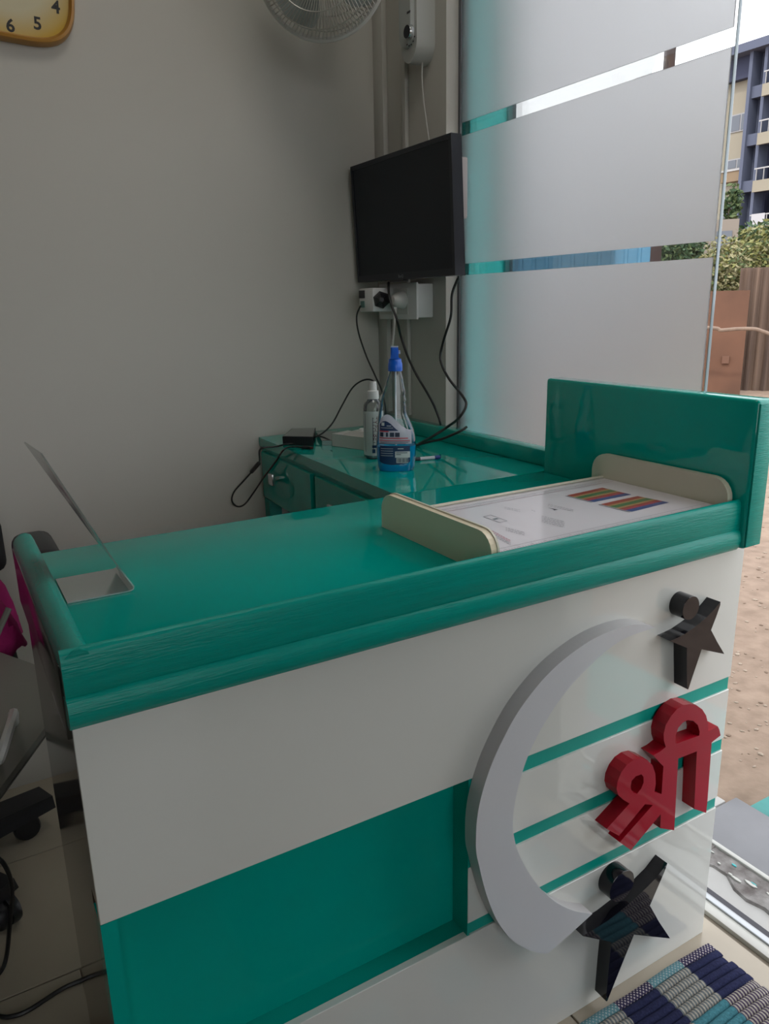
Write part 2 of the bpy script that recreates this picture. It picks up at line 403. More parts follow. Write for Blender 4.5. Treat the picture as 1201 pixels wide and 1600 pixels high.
bush('bush', 'yellow green bush growing behind the rusty fence', 'bush', fd(1182, 437, 18.2), (1.05, 1.05, .95), [lm[0], lm[0], lm[2], lm[1]], 6500, .06, 21, group='bushes behind the fence')
bush('bush', 'pale yellow bush showing just right of the glass edge', 'bush', fd(1126, 445, 15.0), (.52, .52, .72), [lm[0], lm[2], lm[2], lm[1]], 4500, .045, 22, group='bushes behind the fence')
bush('bush', 'darker green bush against the apartment block base', 'bush', fd(1192, 385, 29), (1.3, 1.3, .70), [lm[1], lm[3], lm[3], lm[0]], 3600, .10, 23, group='bushes behind the fence')
bush('slender_tree', 'slender dark green tree in front of the apartment wall', 'tree', fd(1143, 320, 31), (.34, .34, .62), [lm[3], lm[1]], 420, .11, 24, trunk=2)
bush('bush', 'dark green bush seen through the lower clear band of the window', 'bush', fd(1060, 398, 22.5), (.62, .62, .5), [lm[3], lm[1], lm[3]], 2400, .08, 25, group='bushes behind the fence')
bush('bush', 'small leafy bush between blue sheet wall and red post', 'bush', fd(1008, 400, 19.2), (.3, .3, .4), [lm[1], lm[0]], 900, .07, 26, group='bushes behind the fence')

# blue corrugated sheet wall seen through the lower clear band
m_bl = mat('blue_sheet_metal', (.065, .20, .32), .5, var=.08)
B0 = fd(700, 400, 17.0); B1 = fd(1003, 392, 17.0); bs = (B1-B0); bs.z = 0; BL = bs.length; bs.normalize(); bn = Vector((bs.y, -bs.x, 0))
if bn.dot(hdir(850)) > 0: bn = -bn
bw = thing('blue_sheet_wall', 'blue corrugated sheet metal wall beyond the window', 'sheet wall', (B0.x, B0.y, ZG))
nb = 5
for k in range(nb):
    L0, L1 = BL*k/nb, BL*(k+1)/nb+.02; ring = []
    s = L0; per = .26
    while s < L1:
        for ds, hh in ((0, 0), (.17, 0), (.19, .03), (.235, .03)):
            ring.append(B0+bs*(s+ds)+bn*(hh+.003*k))
        s += per
    v = []; f = []
    for p in ring: v += [(p.x, p.y, ZG), (p.x, p.y, 2.35+.02*(k % 2)), (p.x-bn.x*.003, p.y-bn.y*.003, ZG), (p.x-bn.x*.003, p.y-bn.y*.003, 2.35+.02*(k % 2))]
    for i in range(len(ring)-1):
        a, b = 4*i, 4*i+4; f += [[a, b, b+1, a+1], [a+2, a+3, b+3, b+2], [a+1, b+1, b+3, a+3]]
    mk('blue_sheet', v, f, m_bl, bw)
# red-brown post
pp = fd(1024, 400, 5.2)
po = thing('canopy_post', 'slim red brown steel post standing in the yard', 'post', (pp.x, pp.y, ZG))
sx = side_of(1024)*.032; hx = hdir(1024)*.032
m_post = mat('red_oxide_steel', (.03, .010, .010), .5)
def quadpost(p, z0, z1, k=1): return [p+(sx*a+hx*b)*k+Vector((0, 0, z0-p.z)) for a, b in ((-1, -1), (1, -1), (1, 1), (-1, 1))]+[p+(sx*a+hx*b)*k+Vector((0, 0, z1-p.z)) for a, b in ((-1, -1), (1, -1), (1, 1), (-1, 1))]
hexa('post_tube', quadpost(pp, ZG, 3.4), m_post, po); hexa('base_plate', quadpost(pp, ZG, ZG+.012, 2.6), m_post, po)

# apartment building far behind: local frame along the facade
def building():
    c = fd(1145, 300, 46.0); ax = Vector((0, -1, 0)); hd = Vector((1, 0, 0))     # facade parallel to the shop front
    t = thing('apartment_building', 'cream apartment block with slate blue balcony frames', 'building', (c.x, c.y, ZG))
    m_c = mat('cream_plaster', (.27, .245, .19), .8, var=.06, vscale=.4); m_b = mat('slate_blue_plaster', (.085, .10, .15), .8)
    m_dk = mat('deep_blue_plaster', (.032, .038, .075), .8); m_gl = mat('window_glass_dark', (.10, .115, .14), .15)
    m_wf = mat('window_frame_pale', (.28, .28, .29), .5); m_rail = mat('white_railing', (.36, .36, .36), .5); m_or = mat('ochre_panel', (.22, .16, .10), .8)
    def loc(s, e, z): return Vector((c.x, c.y, 0))+ax*s+hd*e+Vector((0, 0, z))
    def sof(u, v): q = fpl(u, v, c, hd); return (q-c).dot(ax), q.z
    def blk(name, s0, s1, e0, e1, z0, z1, m, par=t):
        return hexa(name, [loc(s, e, z) for z in (z0, z1) for s, e in ((s0, e0), (s1, e0), (s1, e1), (s0, e1))], m, par)
    sA, sB, sC, sD = [sof(u, 230)[0] for u in (1162.8, 1167.8, 1185.3, 1190)]
    zb = [sof(u, v)[1] for u, v in ((1180, 135), (1175, 210), (1168, 285), (1161, 354))]
    zt_ = [sof(u, v)[1] for u, v in ((1177, 154), (1171, 230), (1164, 303), (1158, 372))]     # lower edges of the bands
    FH = (zb[0]-zb[3])/3; bh = (zb[0]-zt_[0])
    zroof = sof(1175, 69.5)[1]; zsof = sof(1178, 82)[1]
    zs = [zb[0]-FH*k for k in range(6)]; zs = [z for z in zs if z-bh > ZG]
    sL = sof(1040, 230)[0]
    blk('roof_slab', sL-2, sD+12, -.6, 8, zsof, zroof, m_b)
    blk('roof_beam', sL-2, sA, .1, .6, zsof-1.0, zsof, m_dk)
    zcream = sof(1165, 116)[1]
    blk('cream_wall', sL-2, sA, .5, .9, ZG, zcream, m_c)
    for s0, s1 in ((sA, sB), (sC, sD), (sD+3.6, sD+3.9)): blk('column', s0, s1, -.25, .5, ZG, zsof, m_b)
    for k, z in enumerate(zs):
        blk('floor_band', sB, sC, -.1, .5, z-bh, z, m_b)
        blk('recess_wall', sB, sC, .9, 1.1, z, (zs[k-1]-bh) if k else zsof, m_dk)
        top = (zs[k-1]-bh) if k else zsof
        blk('recess_side', sB, sB+.06, .5, .9, z, top, m_b)
        # balcony bay on the right
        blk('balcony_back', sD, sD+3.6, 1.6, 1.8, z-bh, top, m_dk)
        blk('balcony_slab', sD, sD+3.6, -.4, 1.6, z-bh-.05, z-bh+.12, m_b)
        blk('balcony_parapet', sD, sD+3.6, -.45, -.3, z-bh-.1, z-.1, m_c)
        rl = blk('railing', sD, sD+3.6, -.42, -.36, z+.42, z+.48, m_rail)
        for q in range(9): blk('baluster', sD+.1+q*.4, sD+.13+q*.4, -.41, -.37, z-.1, z+.42, m_rail, rl)
        if k == 3: blk('towel', sD+.12, sD+.85, -.46, -.43, z-.02, z+.5, mat('white_cloth', (.42, .42, .44), .9))
        # windows of the cream bay
        w0, w1 = (.35, .58) if k == 2 else (.17, .56)
        if z+w1*FH > zcream: continue
        wn = blk('window', sA-1.25, sA-.12, .45, .5, z+w0*FH, z+w1*FH, m_wf)
        for q in range(2): blk('pane', sA-1.2+q*.55, sA-1.2+.47+q*.55, .43, .45, z+w0*FH+.06, z+w1*FH-.06, m_gl, wn)
        if k == 2:
            blk('balcony_box', sA-1.3, sA-.1, .05, .44, z+.05*FH, z+.28*FH, m_or)
            blk('balcony_rail', sA-1.35, sA-.05, .0, .1, z+.28*FH, z+.32*FH, m_rail)
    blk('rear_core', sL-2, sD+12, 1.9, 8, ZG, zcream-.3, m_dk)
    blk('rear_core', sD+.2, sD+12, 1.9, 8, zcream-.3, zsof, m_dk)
    blk('end_wall', sD+3.9, sD+12, .3, 1.8, ZG, zsof, m_c)
building()
# low cream outbuilding seen in the clear band left of the glass edge
lb = fd(1098, 392, 24); ls = side_of(1100); lh = hdir(1100)
lo = thing('low_building', 'small beige outbuilding seen through the lower clear band', 'building', (lb.x, lb.y, ZG))
def lblk(name, a0, a1, e0, e1, z0, z1, m, par=lo): return hexa(name, [Vector((lb.x, lb.y, 0))+ls*s+lh*e+Vector((0, 0, z)) for z in (z0, z1) for s, e in ((a0, e0), (a1, e0), (a1, e1), (a0, e1))], m, par)
lblk('wall', -.35, .85, 0, 3, ZG, 3.3, mat('beige_plaster', (.22, .19, .16), .8))
lblk('column', -.50, -.35, -.1, .1, ZG, 3.35, mat('pale_column', (.36, .36, .36), .8))
lblk('window', .3, .7, -.03, 0, 2.2, 3.0, mat('window_glass_dark', (.1, .115, .14), .15))

# ceiling lamp added above the desk for brightness (out of frame)
cl = thing('added_ceiling_light', 'square flat ceiling light panel added unseen above the desk', 'lamp', (.6, 1.0, 2.90))
box('added_lamp_frame',   .28, .68, 2.915, .92, 1.32, 2.9498, m_wpl, cl, .003)
box('diffuser',   .30, .70, 2.905, .90, 1.30, 2.9148, mat('added_lamp_diffuser', (1, .97, .90), .5, emit=ADDED_LAMP_STRENGTH), cl)

# ================================================================== RECEPTION DESK
Y0, XL, XR = .78125, .073, 1.184
Z1, S1T, S1B, S2T, S2B, S3T, S3B = .8325, .576, .5495, .447, .4215, .319, .2955
XRC = .588; YD = 1.2485; ZD = .886; ZL = .9225
desk = thing('reception_desk', 'teal and white reception desk with crescent emblem on its glossy front', 'desk', (.63, 1.0, 0))
TH = .012
box('front_panel', XL-.003, Y0, S1T, XR, Y0+TH, Z1, m_lam, desk, .0008, 1)
box('front_panel', XL-.003, Y0, .0, XR, Y0+TH, S3B, m_lam, desk, .0008, 1)
box('front_strip', XRC, Y0, S2T, XR, Y0+TH, S1B, m_lam, desk, .0008, 1)
box('front_strip', XRC, Y0, S3T, XR, Y0+TH, S2B, m_lam, desk, .0008, 1)
box('groove_backing', XRC+.0005, Y0+.0035, S3B-.01, XR-.0005, Y0+.05, S1T+.01, m_teal_d, desk)
box('corner_stile', XL-.003, Y0+TH, S1T+.0205, XL+.0155, Y0+.0408, Z1, m_brown, desk)
box('corner_stile', XL-.003, Y0+TH, .0, XL+.0155, Y0+.0408, S3B-.0205, m_brown, desk)
box('recess_panel', XL+.001, Y0+.04, S3B-.02, XRC+.02, Y0+.055, S1T+.02, m_teal_dt, desk)
box('recess_ledge', XL+.001, Y0+TH, S3B-.02, XRC, Y0+.041, S3B-.0005, m_teal_d, desk)
box('recess_ceiling', XL+.001, Y0+TH, S1T+.0005, XRC, Y0+.041, S1T+.02, m_teal_d, desk)
box('recess_jamb', XRC-.0002, Y0+.001, S3B, XRC+.004, Y0+.041, S1T, m_teal_d, desk)
box('recess_stile', XL-.003, Y0+.0002, S3B+.0003, XL+.0155, Y0+.0405, S1T-.0003, m_teal_dt, desk)
box('side_panel', XL-.003, Y0+.041, .0, XL+.0155, YD-.02, Z1+.035, m_brown, desk)
box('end_cover', XR-.018, Y0+TH, .0, XR, YD-.02, Z1, m_lam, desk)
# moulding: profile in (y,z) swept along x; straight run then left return bar
prof = [(.7745, ZD-.02), (.7745, ZL-.005), (.773, ZL-.0015), (.770, ZL), (.7665, ZL-.0008), (.7635, ZL-.004), (.762, ZL-.010), (.7615, .895), (.7612, .8735), (.7624, .8715), (.7600, .8695), (.7565, .8635), (.7550, .853), (.7565, .844), (.7615, .8365), (.770, .8325), (.7812, .8325), (.7812, ZD-.02)]
def sweep_x(name, prof, xa, xb, m, par):
    n = len(prof); k = 24; v = []; f = []
    for i in range(k+1):
        x = xa+(xb-xa)*i/k; v += [(x, y, z) for y, z in prof]
    for i in range(k):
        for j in range(n):
            j2 = (j+1) % n; f.append([i*n+j, i*n+j2, (i+1)*n+j2, (i+1)*n+j])
    f += [list(range(n)), [k*n+j for j in range(n)][::-1]]
    return mk(name, v, f, m, par, True)
sweep_x('front_moulding', prof, .0665, 1.1325, m_teal_m, desk)
# left bar with rounded top (profile in (x,z) swept along y)
pb_ = [(.097, ZD-.02), (.0968, ZL-.012), (.093, ZL-.004), (.086, ZL-.0005), (.078, ZL-.002), (.071, ZL-.007), (.0672, ZL-.014), (.0662, .902), (.0885, .9015), (.0885, ZD-.02)]
v = []; f = []; n = len(pb_); ysb = [.7625+(YD-.0005-.7625)*i/10 for i in range(11)]
for y in ysb: v += [(x, y, z) for x, z in pb_]
for i in range(10):
    for j in range(n): j2 = (j+1) % n; f.append([i*n+j, i*n+j2, (i+1)*n+j2, (i+1)*n+j])
f += [list(range(n)), [10*n+j for j in range(n)][::-1]]
sm = mk('side_moulding', v, f, m_teal_m, desk, True)
box('moulding_skirt', .0648, .7825, .815, XL-.0032, YD-.001, .9012, mat('dark_painted_edge', (.010, .012, .010), .15, var=.3, vscale=12), desk, .001)
box('desktop', XL+.0156, .775, ZD-.022, 1.131, YD, ZD, m_teal_dt, desk, .002)
box('end_panel', 1.1325, .750, .838, 1.1775, YD, 1.0905, m_teal, desk, .007, 3)
box('end_panel_edge', 1.1355, .7475, .842, 1.1745, .7515, 1.084, m_teal_m, desk, .0015)

# --- emblem on the front
DP = .027; YF = Y0-DP
def trace(pts, sc, ox, oy, y):
    out = []
    for a, b in pts:
        q = fy(ox+a/sc, oy+b/sc, y); out.append((q.x, q.z))
    return out
def relief(name, outer, holes, m_front, m_side, y0=Y0, y1=YF, par=desk, label=None):
    v, f, s_ = prism(outer, holes, lambda a, b, t: (a, y0-(y0-y1)*t, b), 1)
    o = mk(name, v, f+s_, None, par, False, [0]*len(f)+[1]*len(s_), [m_front, m_side])
    if label: o['label'] = label
    return o
def smooth2(pts, n=5): return [(p.x, p.y) for p in catmull([(a, b, 0) for a, b in pts], n)]
# crescent
out1 = smooth2([(775, 240), (720, 229), (650, 240), (560, 275), (480, 325), (400, 390), (330, 465), (260, 560), (205, 660), (160, 760), (125, 870), (108, 960), (104, 1040), (106, 1090), (115, 1130), (130, 1195), (155, 1275), (190, 1350), (240, 1412), (300, 1448), (350, 1461), (372, 1461)])
out1 = [p for p in out1]
low = [(385, 1452), (480, 1368), (540, 1313)]
inn = smooth2([(540, 1313), (470, 1302), (400, 1268), (340, 1212), (290, 1140), (258, 1070), (243, 1000), (245, 930), (262, 840), (292, 740), (330, 655), (385, 560), (450, 470), (520, 395), (590, 330), (650, 288), (710, 262)])
# points below y=1055 were read from a second crop 320 px lower in the same scale
cres = trace(out1+low[:2]+inn, 2.397, 700, 880, YF)
def fixc(y): return y
relief('crescent', cres, [], m_acry, m_acry_s)
# lettering
let = [(975, 1010), (986, 900), (1004, 650), (1016, 482), (1030, 470), (1083, 428), (1074, 385), (1062, 360), (992, 398), (990, 345), (975, 280), (945, 232), (900, 200), (855, 192), (805, 200), (755, 232), (710, 285), (672, 350), (656, 415), (658, 470), (672, 515), (625, 552), (578, 578), (635, 642), (654, 660), (640, 868), (586, 852), (597, 790), (593, 715), (572, 652), (532, 612), (482, 598), (430, 612), (380, 648), (338, 705), (310, 772), (302, 830), (316, 876), (348, 908), (400, 940), (228, 1130), (320, 1182), (515, 945), (575, 950), (326, 1230), (410, 1290), (634, 1018), (630, 1125), (735, 1140), (765, 602), (905, 547), (885, 980)]
h1 = [(745, 492), (747, 425), (765, 372), (798, 333), (836, 313), (880, 320), (912, 350), (926, 400), (922, 430), (835, 460)]
h2 = [(408, 808), (416, 768), (446, 735), (488, 720), (504, 738), (505, 782), (486, 830), (456, 866), (430, 860), (412, 836)]
relief('lettering', trace(let, 4.804, 900, 1060, YF), [trace(h1, 4.804, 900, 1060, YF), trace(h2, 4.804, 900, 1060, YF)], m_red, mat('red_acrylic_side', (.36, .006, .018), .25, spec=.25), label='red raised Devanagari lettering')
# star figures
st1 = [(940, 303), (938, 340), (890, 480), (830, 635), (900, 770), (985, 915), (860, 890), (720, 860), (650, 1070), (562, 1332), (548, 1326), (546, 1000), (546, 842), (440, 800), (350, 762), (430, 727), (520, 682), (650, 592), (780, 482), (870, 390)]
s1 = relief('star_figure', trace(st1, 7.506, 1000, 900, YF), [], m_black, m_black, label='black star shaped figure above the red lettering')
st2 = [(928, 222), (905, 290), (772, 600), (850, 740), (952, 893), (800, 878), (630, 860), (520, 1130), (390, 1456), (378, 1452), (402, 1180), (428, 925), (300, 900), (172, 872), (300, 795), (400, 732), (540, 622), (640, 535), (740, 440), (830, 350)]
s2 = relief('star_figure', trace(st2, 5.715, 880, 1310, YF), [], m_black, m_black, label='larger black star shaped figure below the red lettering')
def head(par, c, top, bot, sc, ox, oy):
    q = fy(ox+c[0]/sc, oy+c[1]/sc, YF); a = fy(ox+top[0]/sc, oy+top[1]/sc, YF); b = fy(ox+bot[0]/sc, oy+bot[1]/sc, YF)
    R = (a-b).length/2
    v, f = latheg([(R, 0), (R, -DP+.0006), (R-.0006, -DP), (0, -DP)], (q.x, Y0, q.z), Vector((0, 1, 0)), 40)
    return mk('figure_head', v, f, m_black, desk, True)
head(s1, (596, 378), (622, 237), (568, 519), 7.506, 1000, 900)
head(s2, (525, 428), (560, 288), (484, 566), 5.715, 880, 1310)

# ================================================================== SIDE TABLE
tb = thing('side_table', 'teal return table with two drawers against the grey wall', 'table', (1.0, 1.66, 0))
XA, XB_ = .758, .791; YT0, YT1 = YD+.0022, YB-.004
XTR = 1.2075
hexa('tabletop', [(XA-.004, YT0, ZD-.025), (XTR, YT0, ZD-.025), (XTR, YT1, ZD-.025), (XB_-.004, YT1, ZD-.025), (XA-.004, YT0, ZD), (XTR, YT0, ZD), (XTR, YT1, ZD), (XB_-.004, YT1, ZD)], m_teal_tb, tb)
box('edge_lip', 1.168, 1.258, ZD+.0002, 1.2072, YT1, ZL+.001, m_teal, tb, .004)
ang = math.atan2(XB_-XA, YT1-YT0)
def tx(y, off=0): return XA+(XB_-XA)*(y-YT0)/(YT1-YT0)+off
def tbox(name, ya, yb, z0, z1, o0, o1, m, par):
    return hexa(name, [(tx(ya, o0), ya, z0), (tx(ya, o1), ya, z0), (tx(yb, o1), yb, z0), (tx(yb, o0), yb, z0), (tx(ya, o0), ya, z1), (tx(ya, o1), ya, z1), (tx(yb, o1), yb, z1), (tx(yb, o0), yb, z1)], m, par)
tbox('carcass', YT0+.01, YT1-.002, .705, ZD-.0255, .004, .38, m_teal_d, tb)
for ya, yb in ((1.685, 2.045), (1.275, 1.655)):
    dr = tbox('drawer', ya, yb, .716, .848, -.008, .006, m_teal, tb)
    yc = ya+(yb-ya)*.63
    v, f = rboxg(tx(yc)-.034, yc-.016, .778, tx(yc)-.024, yc+.016, .810, .003)
    k = mk('knob', v, f, m_steel, dr, True)
    v, f = latheg([(.006, 0), (.006, .016)], (tx(yc)-.024, yc, .794), Vector((1, 0, 0)), 12)
    mk('knob_stem', v, f, m_steel, dr, True)
tbox('leg', YT1-.04, YT1-.002, .0, .705, .002, .04, m_teal_d, tb)
tbox('leg', YT1-.04, YT1-.002, .0, .705, .34, .38, m_teal_d, tb)
tbox('leg', YT0+.01, YT0+.05, .0, .705, .002, .04, m_teal_d, tb)
tbox('leg', YT0+.01, YT0+.05, .0, .705, .34, .38, m_teal_d, tb)

# ================================================================== MEASURING BOARD ON DESK
inf = thing('measuring_board', 'cream infant length measuring board with printed chart on the desk', 'measuring board', (.86, .95, ZD))
IXL, IXR, IY0, IY1 = .618, 1.118, .822, 1.052
def endboard(name, x0, x1, ya, yb, za, zb, R, m):
    pts = [(ya, za), (yb, za), (yb, zb-R)]
    for i in range(1, 7): a = i*PI/12; pts.append((yb-R+R*math.cos(a), zb-R+R*math.sin(a)))
    for i in range(0, 7): a = PI/2+i*PI/12; pts.append((ya+R+R*math.cos(a), zb-R+R*math.sin(a)))
    v, f, s_ = prism(pts, [], lambda a, b, t: (x0+(x1-x0)*t, a, b), 1)
    return mk(name, v, f+s_, m, inf)
ZS = .910
endboard('footboard', IXL, IXL+.010, .7765, 1.074, ZD, .947, .030, mat('cream_footboard_lit', (.84, .74, .54), .3))  # cream lightened to make up for weak light on this side
endboard('footboard_rim', IXL+.0102, IXL+.0135, .7755, 1.076, ZD, .949, .031, mat('cream_rim', (.66, .64, .53), .3))
endboard('headboard', 1.116, 1.128, .7765, 1.086, ZD, .957, .034, m_cream)
box('tray', IXL+.0136, .780, ZD+.003, 1.1158, 1.060, ZS-.001, mat('pale_cream_tray', (.60, .575, .52), .3), inf, .002)
box('tray_rim', IXL+.0136, 1.053, ZS-.0009, 1.1158, 1.0595, ZS+.004, mat('cream_rim', (.66, .64, .53), .3), inf, .002)
for x in (.66, 1.08):
    box('foot_pad', x-.012, .83, ZD, x+.012, 1.04, ZD+.0029, m_mblk, inf)
# printed chart: sheet and ink pieces
sh = box('chart_sheet', IXL+.016, .784, ZS-.0009, 1.114, 1.051, ZS-.0004, mat('glossy_chart_paper', (.74, .70, .74), .12), inf)
inks = [mat('ink_red', (.34, .065, .045), .3), mat('ink_orange', (.42, .25, .11), .3), mat('ink_green', (.085, .18, .07), .3), mat('ink_blue', (.065, .09, .25), .3), mat('ink_grey', (.10, .095, .12), .3), mat('ink_crimson', (.40, .05, .09), .3)]
g = G(); ZI = ZS-.00015
def inkq(pts, mi, dz=0): g.add([(p[0], p[1], ZI+dz) for p in pts], [[0, 1, 2, 3]], mi)
def inkr(x0, y0, x1, y1, mi, dz=0): inkq([(x0, y0), (x1, y0), (x1, y1), (x0, y1)], mi, dz)
def bil(c, a, b): return [(c[0][i]*(1-a)+c[1][i]*a)*(1-b)+(c[3][i]*(1-a)+c[2][i]*a)*b for i in (0, 1)]
for cr in ([(140, 295), (440, 228), (690, 288), (370, 352)], [(425, 370), (740, 300), (1010, 355), (690, 435)]):
    c4 = [fz(860+a/5.459, 720+b/5.459, ZI) for a, b in cr]
    cs = [0, 0, 1, 2, 2, 1, 0, 5, 3, 3]
    for k, mi in enumerate(cs):
        b0, b1 = k/len(cs), (k+1)/len(cs)
        inkq([bil(c4, 0, b0), bil(c4, 1, b0), bil(c4, 1, b1), bil(c4, 0, b1)], mi)
    inkq([bil(c4, -.06, 0), bil(c4, -.03, 0), bil(c4, -.03, 1), bil(c4, -.06, 1)], 4)
x0, x1 = IXL+.022, 1.108
for yy in (1.046, 1.020, .812, .790): inkr(x0, yy, x1, yy+.0009, 4)
inkr(x0+.0, 1.0205, x1, 1.0212, 5)
for i in range(96):
    x = x0+.005*i; inkr(x, 1.030 if i % 5 else 1.026, x+.0008, 1.036, 4)
    inkr(x, .798, x+.0008, .804 if i % 5 else .808, 4)
random.seed(9)
def pxl(u, v): q = fz(u, v, ZI); return q.x, q.y
# boxed caption, arrow, text lines
bx_ = [pxl(680+a/5.459, 720+b/5.459) for a, b in ((410, 478), (470, 462), (612, 512), (548, 526))]
for i in range(4):
    a, b = Vector(bx_[i]), Vector(bx_[(i+1) % 4]); t = (b-a).normalized(); nn = Vector((-t.y, t.x))*.0006
    inkq([a-nn, b-nn, b+nn, a+nn], 4)
inkq([bil(bx_, .2, .45), bil(bx_, .8, .45), bil(bx_, .8, .6), bil(bx_, .2, .6)], 4, .00002)
ar = [pxl(680+a/5.459, 720+b/5.459) for a, b in ((955, 398), (1048, 415), (1010, 424), (1005, 412))]; inkq(ar, 4)
for (ua, va, ub, vb, nl) in ((905, 470, 1100, 520, 5), (600, 570, 760, 610, 3), (960, 370, 1180, 420, 2), (460, 585, 640, 680, 4), (820, 420, 850, 432, 1), (590, 395, 720, 420, 2)):
    for k in range(nl):
        a = Vector(pxl(680+ua/5.459, 720+(va+12*k)/5.459)); b = Vector(pxl(680+ub/5.459, 720+(vb+12*k)/5.459))
        t = (b-a); L = t.length; t.normalize(); nn = Vector((-t.y, t.x))*.0007; s = 0
        while s < L:
            wl = random.uniform(.002, .008)
            inkq([a+t*s-nn, a+t*min(L, s+wl)-nn, a+t*min(L, s+wl)+nn, a+t*s+nn], 5 if (ua == 460 and k < 2) else 4); s += wl+.002
g.build('chart_print', None, sh, mats=inks)

# ================================================================== SIGN STAND (bent sheet)
def sheet(name, prof, y0, y1, th, m, label, cat):
    n = len(prof); off = []
    for i, (x, z) in enumerate(prof):
        a = Vector(prof[max(0, i-1)]); b = Vector(prof[min(n-1, i+1)]); t = (b-a).normalized(); off.append((x-t.y*th, z+t.x*th))
    ring = prof+off[::-1]
    v = [(x, y0(z), z) for x, z in ring]+[(x-.008*max(0, (z-ZD-.01))/.19, y1(z), z) for x, z in ring]; k = len(ring)
    f = []
    for i in range(n-1): f.append([i, i+1, k-2-i, k-1-i]); f.append([k+i, k+i+1, k+k-2-i, k+k-1-i])
    for i in range(k): j = (i+1) % k; f.append([i, j, j+k, i+k])
    return tag(mk(name, v, f, m), label, cat)
sheet('sign_stand', [(.105, ZD+.0006), (.183, ZD+.0006), (.1885, ZD+.0025), (.190, ZD+.0075), (.168, .935), (.100, 1.084)], lambda z: .996, lambda z: 1.100, .0020,
      mat('satin_steel_sheet', (.56, .60, .59), .16, metal=.75), 'bent steel sheet sign stand leaning over the desk near its left end', 'sign stand')

# ================================================================== SPRAY BOTTLE
def facing(P): n = Vector((P.x, P.y, 0)).normalized(); return n, Vector((n.y, -n.x, 0))
Pb = fz(619, 733, ZD); nb_, sb_ = facing(Pb)
def pxb(u, v): q = fpl(u, v, Pb, nb_); return (q-Pb).dot(sb_), q.z
pr = [(736, 596, 641), (733, 592, 646), (728, 590, 648), (712, 588.5, 649.5), (697, 588, 650), (684, 588, 649), (672, 589, 646.5), (662, 589.5, 642.5), (655, 590, 639.5), (647, 591, 636), (640, 592, 634.5), (635, 593, 635.5), (630, 593.5, 633), (625, 594.5, 635), (619, 596, 632.5), (613, 597.5, 634), (606, 600, 632), (600, 602, 631), (590, 605, 629), (584, 607.5, 627.5), (580, 608.5, 626.5), (576, 608.5, 626.5)]
PROF = []
for v_, l, r in pr:
    a, z = pxb(l, v_); b, _ = pxb(r, v_); PROF.append([max(z, ZD+.0006), (a+b)/2, (b-a)/2])
z0b = PROF[0][0]; dz_ = z0b-(ZD+.0006)
for p in PROF: p[0] -= dz_
def depth_at(i): 
    w_ = PROF[i][2]; return min(.030, max(.012, w_*.72))
def bottleg(shrink, ztop=None, n=28, zb=0):
    v = []; f = []; rings = []
    rows = [(z, c, w_-shrink, depth_at(i)-shrink) for i, (z, c, w_) in enumerate(PROF)]
    if ztop:
        rows2 = [q for q in rows if q[0] < ztop]; nx = [q for q in rows if q[0] >= ztop][0]; la = rows2[-1]; t = (ztop-la[0])/(nx[0]-la[0])
        rows = rows2+[(ztop,)+tuple(la[i]+(nx[i]-la[i])*t for i in (1, 2, 3))]
    rows[0] = (rows[0][0]+zb,)+rows[0][1:]
    for z, c, w_, dd in rows:
        for k in range(n):
            a = 2*PI*k/n; ca, sa = math.cos(a), math.sin(a); e = .72
            p = Pb+sb_*(c+w_*math.copysign(abs(ca)**e, ca))+nb_*(dd*math.copysign(abs(sa)**e, sa)); v.append((p.x, p.y, z))
    for i in range(len(rows)-1):
        for k in range(n): k2 = (k+1) % n; f.append([i*n+k, i*n+k2, (i+1)*n+k2, (i+1)*n+k])
    f += [list(range(n))[::-1], [(len(rows)-1)*n+k for k in range(n)]]
    return v, f
sbt = thing('spray_bottle', 'clear spray bottle of blue glass cleaner with blue trigger cap', 'spray bottle', (Pb.x, Pb.y, ZD))
v, f = bottleg(0); mk('bottle_body', v, f, thin_glass('clear_pet', (.93, .95, .95), .16), sbt, True)
zliq = pxb(620, 695)[1]-dz_
m_liq = mat('blue_cleaner', (.015, .58, .98), .05, trans=.35, ior=1.15)
v, f = bottleg(.0012, zliq, zb=.002); mk('liquid', v, f, m_liq, sbt, True)
def lab(name, cols, mi, off, par, rows=6):
    # cols: list of (u, vtop, vbottom)
    v = []; f = []
    for u, va, vb_ in cols:
        for k in range(rows+1):
            vv = va+(vb_-va)*k/rows; s, z = pxb(u, vv); z -= dz_
            i = max(0, min(len(PROF)-2, next((j for j in range(len(PROF)-1) if PROF[j+1][0] >= z), len(PROF)-2)))
            t = (z-PROF[i][0])/(PROF[i+1][0]-PROF[i][0]); t = max(0, min(1, t))
            c = PROF[i][1]*(1-t)+PROF[i+1][1]*t; w_ = PROF[i][2]*(1-t)+PROF[i+1][2]*t; dd = depth_at(i)*(1-t)+depth_at(i+1)*t
            q = min(.999, abs((s-c)/w_)); y = dd*(1-q**(1/.36))**.36
            p = Pb+sb_*s-nb_*(y+off); v.append((p.x, p.y, z))
    R = rows+1
    for i in range(len(cols)-1):
        for k in range(rows): f.append([i*R+k, i*R+k+1, (i+1)*R+k+1, (i+1)*R+k])
    return mk(name, v, f, mi, par, True)
m_lb = [mat('label_lavender', (.50, .50, .58), .3), mat('label_navy', (.012, .035, .10), .3), mat('label_red', (.45, .04, .06), .3), mat('label_white', (.55, .58, .58), .3), mat('label_ink', (.02, .03, .06), .4)]
def cv(pts, us):
    out = []
    for u in us:
        for (a, b) in zip(pts, pts[1:]):
            if a[0] <= u <= b[0]: out.append(a[1]+(b[1]-a[1])*(u-a[0])/(b[0]-a[0])); break
        else: out.append(pts[-1][1])
    return out
us = [592.3+(642.5-592.3)*i/16 for i in range(17)]
